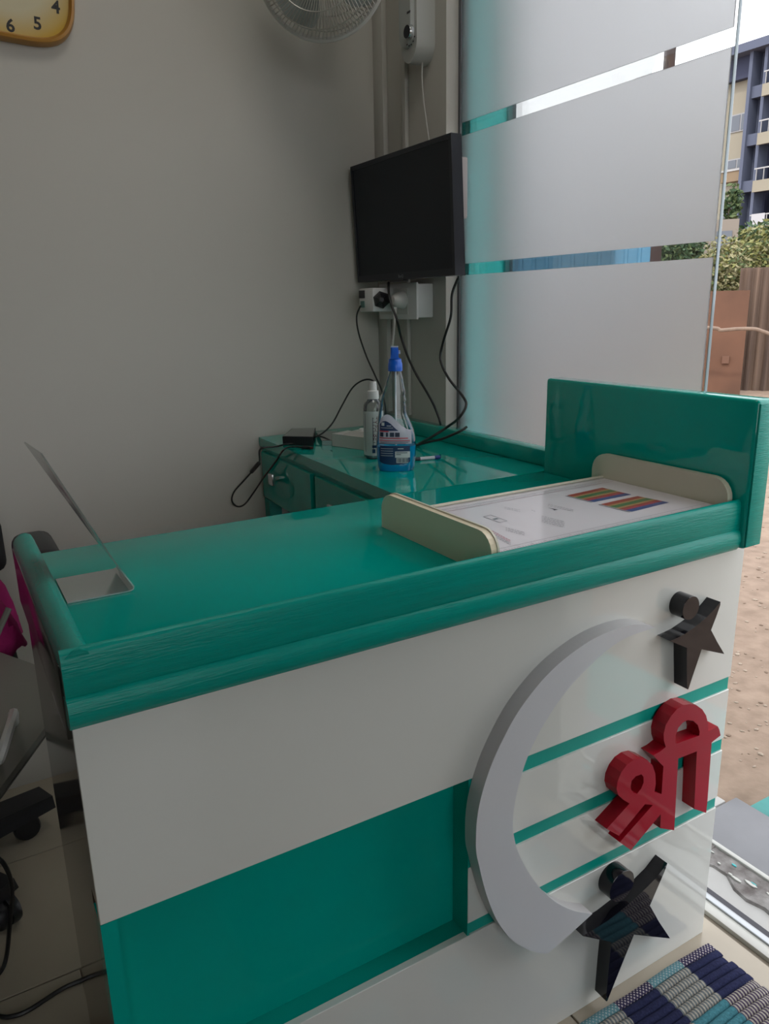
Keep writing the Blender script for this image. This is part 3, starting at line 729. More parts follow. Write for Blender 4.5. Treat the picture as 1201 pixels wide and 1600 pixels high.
top = cv([(592, 662), (595, 652), (600, 646.5), (606, 645), (612, 648), (620, 656), (628, 663), (636, 668), (643, 669)], us)
bot = cv([(592, 690), (643, 690)], us)
L1 = lab('label', list(zip(us, top, bot)), m_lb[0], .0007, sbt)
us2 = [593.5+(640-593.5)*i/14 for i in range(15)]
lab('label_block', list(zip(us2, [693]*15, cv([(593, 718), (600, 721), (612, 722.5), (625, 721.5), (636, 719.5), (640, 718)], us2))), m_lb[1], .0012, sbt)
us3 = [593.5+(622-593.5)*i/10 for i in range(11)]
lab('label_block', list(zip(us3, cv([(593, 661), (597, 656), (603, 655), (610, 659), (618, 667), (622, 669.5)], us3), [670]*11)), m_lb[1], .0014, sbt)
def strip(name, ua, ub, va, vb_, mi, off=.0018): lab(name, [(ua+(ub-ua)*i/6, va, vb_) for i in range(7)], m_lb[mi], off, L1, 1)
strip('label_line', 593, 607, 670, 671.6, 2); strip('label_line', 593, 637, 680.5, 682, 2); strip('label_line', 593, 640, 684.2, 685.4, 2)
for a, b in ((594, 599), (603, 606), (609, 615.5), (617, 624)): strip('label_pictogram', a, b, 672.5, 679, 4)
for k in range(3): strip('label_text', 594, 640-3*k, 686.5+1.5*k, 687.1+1.5*k, 4)
strip('label_sticker', 617, 640, 701.5, 711, 3); strip('barcode_patch', 619, 637, 711.5, 719, 3)
for k in range(9): strip('barcode_bar', 620+1.9*k, 620.8+1.9*k+(k % 3)*.3, 712, 718.2, 4, .0022)
strip('label_text', 618.5, 636, 703, 704, 4, .0022); strip('label_text', 618.5, 626, 705.5, 706.5, 4, .0022)
strip('label_title', 621, 630, 696.6, 697.8, 3)
for k in range(4): strip('label_text', 595, 614, 697+3.6*k, 697.6+3.6*k, 3)
# emblem on the label
strip('label_emblem', 596, 600.5, 657.5, 662.5, 3); strip('label_text', 604, 611, 662, 663, 3); strip('label_text', 595, 614, 665.3, 665.9, 3)
# cap and trigger
cN, zN = (pxb(617.3, 578)[0]), pxb(617.3, 578)[1]-dz_
pc = Pb+sb_*cN; k_ = abs(pxb(618, 600)[0]-pxb(617, 600)[0])
m_cap = mat('blue_cap_plastic', (.006, .12, .62), .3)
zc = zN-.002
lathe('screw_cap', [(11.2*k_, 0), (11.4*k_, 6*k_), (11*k_, 12*k_), (10.2*k_, 13*k_), (9.8*k_, 18*k_), (7*k_, 19.5*k_), (0, 19.5*k_)], (pc.x, pc.y, zc), m_cap, sbt, n=28)
g = G()
def capbox(a0, a1, b0, b1, z0, z1, tp=0):
    return [pc+sb_*a+nb_*b+Vector((0, 0, z-pc.z)) for z, q in ((z0, 0), (z1, tp)) for a, b in ((a0+q, b0), (a1-q, b0), (a1-q, b1), (a0+q, b1))], BF
zt_ = zc+19*k_
g.add(*capbox(-7*k_, 5.6*k_, -9*k_, 14*k_, zt_, zt_+17*k_, .6*k_)); g.build('spray_head', m_cap, sbt)
g = G(); g.add(*capbox(-4.5*k_, 4*k_, -22*k_, -9.2*k_, zt_+8*k_, zt_+16.5*k_, .5*k_)); g.build('nozzle', m_cap, sbt)
g = G(); g.add(*capbox(-6.2*k_, 5.2*k_, -9*k_, 14*k_, zt_+17.1*k_, zt_+18.3*k_, .2*k_)); g.build('head_top', mat('pale_blue_plastic', (.35, .42, .52), .35), sbt)
g = G(); g.add(*capbox(5.7*k_, 8*k_, -3*k_, 3*k_, zt_+7*k_, zt_+12*k_)); g.build('trigger', mat('pale_blue_plastic', (.35, .42, .52), .35), sbt)
tube('dip_tube', catmull([pc+Vector((0, 0, zc-pc.z)), pc+sb_*(-.4*k_)+Vector((0, 0, zc-.08-pc.z)), pc+sb_*(-1*k_)+Vector((0, 0, ZD+.012-pc.z))], 6), .0022, mat('clear_blue_tube', (.55, .68, .72), .3), sbt)

# ================================================================== SANITISER BOTTLE
Ps = fz(585, 715, ZD); ns, ss = facing(Ps)
def pxs(u, v): q = fpl(u, v, Ps, ns); return (q-Ps).dot(ss), q.z
ks = abs(pxs(583, 650)[0]-pxs(582, 650)[0]); Rs = 16.2*ks
snt = thing('sanitiser_bottle', 'slim clear bottle with white spray cap beside the blue spray bottle', 'bottle', (Ps.x, Ps.y, ZD))
zz = lambda v: pxs(585, v)[1]
c = (Ps.x, Ps.y, 0)
lathe('bottle_body', [(Rs*.9, ZD+.0006), (Rs, ZD+.004), (Rs, zz(640)), (Rs*.97, zz(634)), (Rs*.85, zz(629)), (Rs*.6, zz(625)), (Rs*.5, zz(622))], c, thin_glass('clear_pet', (.93, .95, .95), .16), snt, n=28)
lathe('liquid', [(Rs*.86, ZD+.003), (Rs*.93, ZD+.006), (Rs*.93, zz(650))], c, mat('clear_sanitiser', (.72, .80, .86), .05, trans=.8, ior=1.2), snt, n=28)
a0 = math.atan2(-ns.y, -ns.x)
lv, lf = latheg([(Rs*1.012, zz(709)), (Rs*1.012, zz(641))], c, Vector((0, 0, 1)), 20, a0-1.7, a0+1.2, ref=Vector((1, 0, 0)))
slb = mk('label', lv, lf, mat('white_bottle_label', (.52, .55, .53), .4), snt, True)
def wrap_text(body, size, z, aoff, m, name):
    v, f = text_geo(body, size); out = []
    for q in v:      # text runs downwards
        an = a0+aoff+q.y/Rs
        out.append((Ps.x+Rs*1.02*math.cos(an), Ps.y+Rs*1.02*math.sin(an), z-q.x))
    mk(name, out, f, m, slb)
wrap_text('TYPHIBEV', .0155, (zz(650)+zz(690))/2, .12, mat('label_maroon', (.12, .015, .04), .5), 'label_title')
def sstrip(a, b, va, vb_, m): 
    v, f = latheg([(Rs*1.018, zz(vb_)), (Rs*1.018, zz(va))], c, Vector((0, 0, 1)), 4, a0+a, a0+b, ref=Vector((1, 0, 0))); mk('label_mark', v, f, m, slb)
sstrip(-.12, -.06, 650, 700, m_lb[4]); sstrip(-.95, -.9, 645, 704, m_lb[4]); sstrip(-.2, .35, 693, 697, m_lb[1]); sstrip(-.2, .1, 699, 705, m_lb[1])
lathe('collar', [(8.8*ks, zz(623)), (9*ks, zz(622)), (8.6*ks, zz(610.5)), (6*ks, zz(609.5)), (0, zz(609.5))], c, m_wpl, snt)
lathe('spray_cap', [(6.2*ks, zz(609.6)), (5.8*ks, zz(600)), (5.1*ks, zz(596)), (0, zz(595.5))], c, m_wpl, snt)

# ================================================================== SMALL THINGS ON TABLE
# pen
p0, p1 = fz(646, 717.5, ZD+.0045), fz(687, 714.2, ZD+.0045)
pn = thing('pen', 'white ballpoint pen with blue cap lying behind the spray bottle', 'pen', ((p0+p1)/2*1)); pn.location = ((p0.x+p1.x)/2, (p0.y+p1.y)/2, ZD)
tp = (p1-p0); L = tp.length; tp.normalize()
tube('pen_barrel', [p0-tp*.06, p1-tp*.014], .0042, mat('pen_white', (.6, .6, .64), .3), pn)
tube('pen_cap', [p1-tp*.014, p1], .0048, mat('pen_blue', (.01, .03, .22), .3), pn)
tube('pen_grip', [p0-tp*.002, p0+tp*.016], .00445, mat('pen_dark', (.03, .03, .05), .4), pn)
# black phone-like slab
def slab(name, label, cat, px, zt, th, m, m2, rim=.004):
    q = [fz(u, v, zt) for u, v in px]; cen = sum(q, Vector())/4
    t = thing(name, label, cat, (cen.x, cen.y, zt-th))
    b = [Vector((p.x, p.y, zt-th)) for p in q]; u_ = [Vector((p.x, p.y, zt)) for p in q]
    hexa('casing', b+u_, m, t)
    inn_ = [p+(cen-p).normalized()*rim for p in q]
    hexa('screen', [Vector((p.x, p.y, zt+.0001)) for p in inn_]+[Vector((p.x, p.y, zt+.0007)) for p in inn_], m2, t)
    return t
m_scr = mat('dark_screen', (.012, .013, .014), .1, coat=.6)
slab('power_bank', 'black rectangular power bank with glossy top near the table corner', 'power bank', [(441, 682), (489, 683), (493, 668.5), (456, 669.5)], .910, .0235, m_mblk, m_scr)
slab('phone', 'flat phone with silver edge lying beside the white power strip', 'phone', [(503, 689), (522, 688.5), (527, 673), (494, 675)], .8985, .012, m_steel, m_scr, .006)
# power strip
ps0 = fz(519, 697, ZD); ps1 = fz(577, 705, ZD)
pst = thing('power_strip', 'white power strip behind the two bottles', 'power strip', (ps0.x+.05, ps0.y-.05, ZD))
e1 = (ps1-ps0).normalized(); e2 = Vector((-e1.y, e1.x, 0)); 
if e2.x < 0: e2 = -e2
def psp(a, b, z): q = ps0+e1*a+e2*b; return (q.x, q.y, z)
Lp = (ps1-ps0).length+.07
ZP = ZD+.034
hexa('casing', [psp(a, b, z) for z in (ZD+.0005, ZP) for a, b in ((0, 0), (Lp, 0), (Lp, .062), (0, .062))], m_wpl2, pst)
hexa('raised_top', [psp(.035, .004, ZP), psp(Lp, .004, ZP), psp(Lp, .058, ZP), psp(.035, .058, ZP), psp(.065, .012, ZP+.012), psp(Lp, .012, ZP+.012), psp(Lp, .05, ZP+.012), psp(.065, .05, ZP+.012)], m_wpl2, pst)
q = psp(.085, .026, ZP+.012)
lathe('switch', [(.008, 0), (.008, .004), (.006, .006), (0, .006)], q, m_wpl, pst, n=16)
q = Vector(psp(.10, .085, ZD))
ad = thing('plug_adaptor', 'black plug adaptor behind the power strip', 'adaptor', (q.x, q.y, ZD))
box('adaptor_body', q.x-.03, q.y-.02, ZD+.0005, q.x+.03, q.y+.02, ZD+.036, m_mblk, ad, .006)
lathe('strain_relief', [(.008, 0), (.005, .022), (0, .022)], (q.x-.03, q.y, ZD+.012), m_rub, ad, axis=(-1, 0, 0), n=12)

# ================================================================== MONITOR
mo = thing('monitor', 'black flat monitor mounted on the pillar beside the window', 'monitor', (1.16, 1.80, 1.29))
a_t, a_b = 1.100, 1.114; zt2, zb2 = 1.6245, 1.3135; y0m, y1m = 1.5575, 2.046
def MP(e, y, z): t = (zt2-z)/(zt2-zb2); return Vector((a_t+(a_b-a_t)*t+e, y, z))
def mbox(name, e0, e1, ya, yb, za, zb, m, par=mo): return hexa(name, [MP(e, y, z) for z in (za, zb) for e, y in ((e0, ya), (e1, ya), (e1, yb), (e0, yb))], m, par)
mbox('casing', .003, .030, y0m, y1m, zb2, zt2, m_mblk_s)
bz = .011
mbox('bezel', 0, .003, y0m, y1m, zt2-bz, zt2, m_mblk_s); mbox('bezel', 0, .003, y0m, y1m, zb2, zb2+.017, m_mblk_s)
mbox('bezel', 0, .003, y0m, y0m+bz, zb2+.017, zt2-bz, m_mblk_s); mbox('bezel', 0, .003, y1m-bz, y1m, zb2+.017, zt2-bz, m_mblk_s)
mbox('screen', .0018, .003, y0m+bz, y1m-bz, zb2+.017, zt2-bz, mat('screen_glass', (.0045, .008, .014), .3, spec=.25))
mbox('rear_bulge', .030, .055, y0m+.09, y1m-.09, zb2+.05, zt2-.06, m_mblk)
box('wall_mount', a_t+.055, 1.78, 1.42, XP-.0002, 1.86, 1.52, m_mblk, mo)
mbox('sensor_bar', .004, .02, 1.80, 1.87, zb2-.006, zb2, m_mblk)
tv_, tf_ = text_geo('BenQ', .011)
g = G(); g.add([MP(-.0003, 1.805-q.x*1.0, zb2+.0075+q.y) for q in tv_], tf_); g.build('brand_mark', mat('grey_print', (.25, .26, .28), .5), mo)

# ================================================================== SOCKET BOX AND PLUGS
sk = thing('socket_box', 'white surface mounted socket box on the pillar below the monitor', 'socket box', (1.185, 1.9, 1.212))
box('back_box', 1.162, 1.797, 1.2125, XP-.0003, 1.992, 1.302, m_wpl, sk, .003)
box('face_plate', 1.155, 1.7935, 1.2085, 1.1618, 1.9955, 1.3055, m_wpl, sk, .002)
box('socket_module', 1.1525, 1.835, 1.222, 1.1549, 1.90, 1.292, m_wpl2, sk, .001)
box('switch_module', 1.1525, 1.905, 1.222, 1.1549, 1.985, 1.292, m_wpl2, sk, .001)
at = thing('plug_adaptor', 'white cube adaptor with black window plugged into the socket box', 'adaptor', (1.12, 1.95, 1.225))
box('adaptor_body', 1.083, 1.905, 1.230, 1.1520, 1.985, 1.2945, m_wpl, at, .004)
q = fx(575, 458, 1.0825); box('black_window', 1.0815, 1.950, 1.268, 1.0829, 1.982, 1.289, m_mblk, at)
box('switch', 1.0813, 1.952, 1.242, 1.0829, 1.974, 1.260, mat('teal_switch', (.10, .22, .2), .3), at)
bpg = thing('plug', 'black power plug pushed into the white adaptor', 'plug', (1.07, 1.92, 1.235))
v, f = latheg([(.024, 0), (.024, .012), (.018, .022), (.008, .034), (.006, .05), (0, .05)], (1.11, 1.9045, 1.262), Vector((-.55, -1, 0)), 6)
mk('plug_body', v, f, m_mblk, bpg, False)
v, f = rboxg(1.100, 1.90, 1.252, 1.12, 1.9049, 1.272, .001); mk('plug_base', v, f, m_mblk, bpg)
wp = thing('plug', 'white round power plug in the socket box', 'plug', (1.13, 1.85, 1.235))
v, f = latheg([(.024, 0), (.024, .008), (.020, .022), (.012, .034), (0, .036)], (1.1524, 1.858, 1.26), Vector((-1, 0, 0)), 20); mk('plug_body', v, f, m_wpl2, wp, True)
tube('strain_relief', [(1.125, 1.858, 1.242), (1.124, 1.858, 1.214)], lambda t: .0075-.003*t, m_wpl2, wp)
tag(tube('white_cable', catmull([(1.124, 1.858, 1.213), (1.123, 1.860, 1.18), (1.12, 1.87, 1.12), (1.118, 1.885, 1.05), (1.10, 1.93, .96), (1.08, 1.96, .895)], 6), .0032, m_wpl2), 'thin white cable hanging from the white plug', 'cable')

# ================================================================== CABLES
def cable(name, label, pts, r=.0032, m=m_rub, n=7): return tag(tube(name, catmull(pts, n), r, m, None, 7), label, 'cable')
cable('power_cable', 'thick black cable dropping from the monitor past the socket box to the table lip',
      [Vector((1.132, 1.90, 1.308)), fx(607, 455, 1.108), fx(611, 475, 1.098), fx(620, 500, 1.10), fx(626, 525, 1.13), fx(636, 555, 1.14), fx(650, 585, 1.15), fx(665, 610, 1.16), fx(677, 632, 1.172), fx(685, 652, 1.18), fx(687, 659, 1.182), Vector((1.187, fx(687, 659, 1.182).y+.004, ZL+.0045))], .0034)
cable('video_cable', 'black cable looping from the right edge of the monitor onto the table',
      [Vector((1.135, 1.575, 1.308)), fx(706, 460, 1.135), fx(704, 495, 1.135), fx(692, 535, 1.135), fx(688, 562, 1.135), fx(700, 590, 1.13), fx(722, 618, 1.12), fx(728, 634, 1.11), fx(716, 654, 1.09), fx(700, 666, 1.09), fx(690, 673, 1.08), fx(672, 684, 1.06), fz(655, 693, ZD+.006), fz(650, 696, ZD+.005), fx(668, 691, 1.08), fx(690, 686, 1.10), fx(718, 674, 1.13), fx(729, 667, 1.150)], .0034)
cable('adaptor_cable', 'thin black cable arcing from the white adaptor down the grey wall',
      [Vector((1.088, 1.983, 1.246)), fx(562, 480, 1.075), fx(557, 495, 1.075), fx(560, 520, 1.07), fx(572, 556, 1.06), fx(585, 585, 1.05), fx(596, 610, 1.03), fx(602, 640, 1.01), fz(600, 672, ZD+.02), fz(588, 684, ZD+.0045)], .0024)
cable('charger_cable', 'thin black cable arching from the power bank over the power strip',
      [fz(492, 683, ZD+.012), fz(505, 676, ZD+.02), fy(520, 660, 1.93), fy(534, 634, 1.93), fy(549, 608, 1.92), fy(563, 596, 1.9), fy(577, 593, 1.88), fy(586, 600, 1.86), fy(590, 625, 1.83), fy(588, 650, 1.80), fy(583, 664, 1.78)], .0024)
xs = .752
def hang(u, v):
    q = fx(u, v, xs); return q if q.y < 2.055 else fy(u, v, 2.055)
cable('looped_cable', 'black charging cable looped off the far end of the table edge',
      [fz(462, 693, ZD+.005), fz(448, 694, ZD+.005), fz(430, 698, ZD+.010), fz(418, 703, ZD+.006)+Vector((-.02, 0, .004)), hang(405, 722), hang(395, 735), hang(380, 752), hang(366, 768), hang(362, 782), hang(370, 791), hang(382, 788), hang(396, 770), hang(412, 746), fx(430, 722, xs), fz(447, 703, ZD+.006)+Vector((-.006, 0, .002)), fz(458, 698, ZD+.006), fz(474, 699, ZD+.005)], .0024)
tag(tube('cable_joint', [hang(404, 724), hang(393, 737)], .006, m_rub), 'black inline connector thickening the looped cable', 'connector')
q0, q1 = fz(472, 699, ZD+.005), fz(489, 700, ZD+.005)
uc = thing('usb_plug', 'small black cable plug with red tip lying below the power bank', 'plug', (q0.x, q0.y, ZD))
tube('plug_grip', [q0, q0+(q1-q0)*.75], .0045, m_mblk, uc); tube('plug_tip', [q0+(q1-q0)*.76, q1], .0032, mat('dark_red_plug', (.08, .015, .015), .4), uc)

# ================================================================== PILLAR FITTINGS
tag(box('cable_trunking', XP-.016, 2.022, .93, XP-.0003, YB-.0006, 2.9, mat('trunking_pvc', (.50, .485, .44), .5), None, .002), 'flat vertical trunking in the corner beside the back wall', 'trunking')
tag(box('conduit_strip', XP-.012, 1.912, .93, XP-.0003, 1.932, 2.9, mat('trunking_pvc', (.50, .485, .44), .5), None, .003), 'narrow vertical conduit strip running behind the monitor', 'conduit')
q = fy(712, 249, 1.7372); q2 = fy(713, 344, 1.7372)
wb = thing('door_chime_box', 'small pale box fixed beside the glass at the monitor right edge', 'box', (1.24, 1.71, q2.z))
box('box_body', 1.222, 1.700, q2.z, 1.2522, 1.7219, q.z, mat('pinkish_white_plastic', (.50, .45, .44), .4), wb, .002)
box('cover', 1.220, 1.698, q2.z+.004, 1.2515, 1.6999, q.z-.004, mat('pinkish_white_plastic', (.50, .45, .44), .4), wb, .001)

# ================================================================== WALL FAN
fan = thing('wall_fan', 'grey white wall fan with round wire cage on the pillar', 'fan', (1.16, 1.82, 1.8))
m_fan = mat('fan_plastic', (.50, .51, .48), .35); m_wire = mat('fan_wire', (.50, .49, .44), .3, metal=.3)
# body: rounded-bottom housing
def uoutline(y0, y1, zb, zt, k=10):
    yc = (y0+y1)/2; h = (y1-y0)/2; pts = [(y1, zt), (y0, zt)]
    for i in range(k+1): a = PI+PI*i/k; pts.append((yc+h*math.cos(a), zb+h*1.15+h*1.15*math.sin(a)))
    return pts
v, f, s_ = prism(uoutline(1.786, 1.868, 1.838, 2.32), [], lambda a, b, t: (XP-.0003-(.052*t), a+(.004*t if a < 1.82 else -.004*t), b), 1)
mk('housing', v, f+s_, m_fan, fan, True)
v, f, s_ = prism(uoutline(1.800, 1.862, 1.872, 2.0), [], lambda a, b, t: (1.1602-.010*t, a+(.004*t if a < 1.83 else -.004*t), b), 1)
mk('control_panel', v, f+s_, mat('fan_panel', (.40, .42, .40), .4), fan, True)
kq = fx(640.5, 50.5, 1.150)
lathe('speed_knob', [(.0175, 0), (.0175, .006), (.0155, .010), (.0148, .010)], (1.1502, kq.y, kq.z), m_steel, fan, axis=(-1, 0, 0), n=24)
lathe('knob_cap', [(.0147, 0), (.0147, .0105), (0, .0105)], (1.1502, kq.y, kq.z), m_mblk_s, fan, axis=(-1, 0, 0), n=24)
g = G()
for i in range(5):
    a = PI*1.15+i*PI*.14; g.add(*boxg(1.1496, kq.y+.023*math.cos(a)-.0025, kq.z-.003+.026*math.sin(a)-.0016, 1.1501, kq.y+.023*math.cos(a)+.0025, kq.z-.003+.026*math.sin(a)+.0016))
g.build('dial_marks', m_mblk, fan)
box('logo_mark', 1.1496, kq.y-.002, 1.944, 1.1501, kq.y+.014, 1.949, m_mblk, fan)
FC = fd(501, -60, 2.03); AX = Vector((-.62, -.72, -.22)).normalized(); RF = .153
e1 = AX.orthogonal().normalized(); e2 = AX.cross(e1)
tube('swivel_arm', catmull([(XP-.05, 1.827, 2.30), (XP-.09, 1.827, 2.31), FC-AX*.12+Vector((.05, .03, .16)), FC-AX*.10+Vector((0, 0, .04))], 5), .022, m_fan, fan)
v, f = latheg([(.02, -.15), (.045, -.14), (.05, -.11), (.046, -.07), (.035, -.06)], FC, AX, 20); mk('motor', v, f, m_fan, fan, True)
def fp(r, a, h): return FC+AX*h+(e1*math.cos(a)+e2*math.sin(a))*r
gf_, gb_ = G(), G()
NW = 96
for k in range(NW):
    a = 2*PI*k/NW; tw = .35
    pf_ = [fp(.05+(RF-.05)*t, a+tw*(1-t), .062*(1-t**2.4)+.006) for t in (0, .2, .4, .6, .75, .88, .96, 1)]
    pbk = [fp(.05+(RF-.05)*t, a-tw*(1-t), -.075*(1-t**3)-.006) for t in (0, .3, .6, .8, .92, 1)]
    gf_.add(*tubeg(pf_, .0011, 4)); gb_.add(*tubeg(pbk, .0011, 4))
def ringp(r, h, n=48): return [fp(r, 2*PI*k/n, h) for k in range(n)]
for t in (.5, .82): gf_.add(*tubeg(ringp(.05+(RF-.05)*t, .062*(1-t**2.4)+.006), .0016, 5, True)); gb_.add(*tubeg(ringp(.05+(RF-.05)*t, -.075*(1-t**3)-.006), .0016, 5, True))
gf_.build('front_grille', m_wire, fan, True); gb_.build('rear_grille', m_wire, fan, True)
tube('cage_rim', ringp(RF+.001, 0, 64), .0065, m_wpl2, fan, 8, True)
v, f = latheg([(.052, .060), (.05, .072), (.03, .078), (0, .08)], FC, AX, 24); mk('badge', v, f, m_wpl2, fan, True)
v, f = latheg([(.035, -.03), (.038, .02), (.03, .04), (0, .045)], FC, AX, 20); mk('hub', v, f, m_fan, fan, True)
for b in range(3):
    v = []; f = []
    for i in range(9):
        r = .03+.108*i/8
        for j in range(6):
            wd = (j/5-.5)*(1.0+.5*math.sin(PI*i/8)); v.append(fp(r, 2*PI*b/3+wd+.25*i/8, -.03+.045*(j/5)+.004*math.sin(i)))
    for i in range(8):
        for j in range(5): f.append([i*6+j, i*6+j+1, (i+1)*6+j+1, (i+1)*6+j])
    mk('fan_blade', v, f, mat('fan_blade_plastic', (.40, .44, .43), .3), fan, True)
tag(tube('pull_cord', catmull([fx(660, 90, XP-.02), fx(659, 120, XP-.02), fx(662, 160, XP-.02), fx(668, 205, XP-.02), fx(672, 240, XP-.02), fx(672, 280, XP-.02)], 5), .0016, m_wpl2), 'thin white cord hanging below the wall fan housing', 'cord')

# ================================================================== CLOCK
ck = thing('wall_clock', 'yellow rounded square wall clock with black numerals', 'clock', (.258, 2.06, 1.815))
CX, CZ, HS = .269, 1.970, .139
CA = math.radians(-3)
def sq(r, k=64, n=3.6): return [(r*math.copysign(abs(math.cos(2*PI*i/k))**(2/n), math.cos(2*PI*i/k)), r*math.copysign(abs(math.sin(2*PI*i/k))**(2/n), math.sin(2*PI*i/k))) for i in range(k)]
def ckp(a, b, y): return Vector((CX+a*math.cos(CA)-b*math.sin(CA), y, CZ+a*math.sin(CA)+b*math.cos(CA)))
rings = [(HS, 2.0735), (HS, 2.052), (HS-.003, 2.044), (HS-.008, 2.042), (HS-.012, 2.046), (HS-.0135, 2.052)]
v = []; f = []; K = 64
for r, y in rings: v += [ckp(a, b, y) for a, b in sq(r)]
for i in range(len(rings)-1):
    for k in range(K): k2 = (k+1) % K; f.append([i*K+k, i*K+k2, (i+1)*K+k2, (i+1)*K+k])
f.append(list(range(K)))
mk('clock_rim', v, f, mat('orange_rim', (.42, .20, .035), .3), ck, True)
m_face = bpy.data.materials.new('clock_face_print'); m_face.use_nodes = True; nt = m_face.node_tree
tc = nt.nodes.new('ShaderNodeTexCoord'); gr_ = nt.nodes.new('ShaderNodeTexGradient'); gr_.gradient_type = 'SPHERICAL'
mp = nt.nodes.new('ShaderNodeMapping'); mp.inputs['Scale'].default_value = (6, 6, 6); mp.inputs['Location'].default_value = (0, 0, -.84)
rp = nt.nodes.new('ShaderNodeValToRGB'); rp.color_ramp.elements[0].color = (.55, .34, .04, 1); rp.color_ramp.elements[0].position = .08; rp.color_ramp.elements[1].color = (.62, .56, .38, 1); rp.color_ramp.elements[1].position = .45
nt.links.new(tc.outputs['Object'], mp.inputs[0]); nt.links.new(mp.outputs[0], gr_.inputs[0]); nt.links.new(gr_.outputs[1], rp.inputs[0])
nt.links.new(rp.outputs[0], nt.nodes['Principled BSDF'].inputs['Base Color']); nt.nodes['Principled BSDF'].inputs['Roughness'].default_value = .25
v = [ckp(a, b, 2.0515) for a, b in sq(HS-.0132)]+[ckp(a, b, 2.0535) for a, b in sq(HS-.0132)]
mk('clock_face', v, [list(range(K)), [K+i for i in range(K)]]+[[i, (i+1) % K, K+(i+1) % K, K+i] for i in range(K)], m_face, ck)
for hnum in range(1, 13):
    a = PI/2-hnum*PI/6; s_ = .112
    tv_, tf_ = text_geo(str(hnum), .036, .0009)
    g = G(); g.add([ckp(s_*math.cos(a)+q.x, s_*math.sin(a)+q.y, 2.0510) for q in tv_], tf_); g.build('numeral', mat('black_numeral', (.01, .008, .006), .5), ck)
for an, L, wd in ((PI/2-2.2, .05, .004), (PI/2+.6, .08, .003)):
    dx, dz = math.cos(an), math.sin(an)
    hexa('clock_hand', [ckp(dx*t-dz*s*wd, dz*t+dx*s*wd, y) for y in (2.0505, 2.0495) for t, s in ((-.01, -1), (L, -1), (L, 1), (-.01, 1))], m_mblk, ck)

# ================================================================== LEFT: CHAIR, CLOTH, STAND, FLOOR CABLES
CCX, CCY = -.20, 1.75
ch = thing('office_chair', 'black office chair behind the left end of the desk', 'chair', (CCX, CCY, 0))
m_fab = mat('black_chair_fabric', (.01, .01, .012), .75)
v, f = rboxg(CCX-.23, CCY-.11, .46, CCX+.27, CCY+.19, .53, .03, 3); mk('seat', v, f, m_fab, ch, True)
q = fy(6.5, 850, 1.98); qt = fy(4, 806, 1.98); qb = fy(4, 893, 1.98)
v, f = rboxg(CCX-.25, 1.96, qb.z, q.x, 2.015, qt.z, .026, 4); mk('backrest', v, f, m_fab, ch, True)
box('back_stem', CCX-.04, 1.93, .48, CCX+.04, 1.96, qt.z-.03, m_mblk, ch)
pa = fy(70, 824, 1.80); xa_, xb_ = fy(26, 860, 1.62).x, fy(98, 866, 1.62).x
v, f = rboxg(xa_, 1.60, pa.z-.075, xb_, 1.80, pa.z, .024, 4); mk('armrest', v, f, m_mblk, ch, True)
v, f = rboxg((xa_+xb_)/2-.02, 1.66, .48, (xa_+xb_)/2+.02, 1.73, pa.z-.06, .01, 2); mk('arm_post', v, f, m_mblk, ch, True)
v, f = rboxg(CCX+.1, 1.67, .465, (xa_+xb_)/2+.019, 1.72, .50, .01, 2); mk('arm_bracket', v, f, m_mblk, ch, True)
v, f = rboxg(CCX-.36, 1.60, pa.z-.075, CCX-.26, 1.80, pa.z, .034, 4); mk('armrest', v, f, m_mblk, ch, True)
v, f = rboxg(CCX-.33, 1.66, .48, CCX-.29, 1.73, pa.z-.06, .01, 2); mk('arm_post', v, f, m_mblk, ch, True)
v, f = rboxg(CCX-.329, 1.67, .465, CCX-.1, 1.72, .50, .01, 2); mk('arm_bracket', v, f, m_mblk, ch, True)
tube('gas_column', [(CCX, CCY, .08), (CCX, CCY, .47)], .028, m_mblk, ch, 14)
for k in range(5):
    a = math.radians(22-72*k); R = .25
    ex, ey = CCX+R*math.cos(a), CCY+R*math.sin(a); t = Vector((math.cos(a), math.sin(a), 0)); s = Vector((-t.y, t.x, 0))
    b0 = Vector((CCX, CCY, 0)); e0 = Vector((ex, ey, 0))+t*(.06 if k == 0 else .005)
    hexa('base_leg', [b0-s*.045+Vector((0, 0, .062)), e0-s*.04+Vector((0, 0, .062)), e0+s*.04+Vector((0, 0, .062)), b0+s*.045+Vector((0, 0, .062)), b0-s*.04+Vector((0, 0, .125)), e0-s*.032+Vector((0, 0, .092)), e0+s*.032+Vector((0, 0, .092)), b0+s*.04+Vector((0, 0, .125))], m_mblk, ch)
    v, f = latheg([(.012, -.024), (.028, -.024), (.031, -.018), (.031, -.004), (.02, -.003), (.02, .003), (.031, .004), (.031, .018), (.028, .024), (.012, .024)], (ex, ey, .0315), s+t*.3, 18)
    mk('caster', v, f, m_mblk, ch, True)
# pink cloth on the seat
random.seed(4)
v = []; f = []; nx, ny = 26, 26
for i in range(nx+1):
    for j in range(ny+1):
        a, b = i/nx, j/ny; x = -.20+.28*a; y = 1.715+.23*b
        ed_ = min(a, 1-a, b, 1-b); z = .534+.25*min(1, (ed_*3.2))**.7*(1-.25*abs(b-.5))+.016*math.sin(a*19+b*7)+.013*math.sin(b*23-a*11)+.008*math.sin(a*41+b*37)
        v.append((x+.012*math.sin(b*15), y+.012*math.sin(a*13), max(.5335, z)))
for i in range(nx):
    for j in range(ny): a = i*(ny+1)+j; f.append([a, a+ny+1, a+ny+2, a+1])
pk = mk('pink_cloth', v, f, mat('pink_fabric', (.42, .012, .15), .85, bump=.3, bscale=120), None, True)
so_ = pk.modifiers.new('thick', 'SOLIDIFY'); so_.thickness = .002
tag(pk, 'bright pink cloth heaped on the black office chair seat', 'cloth')
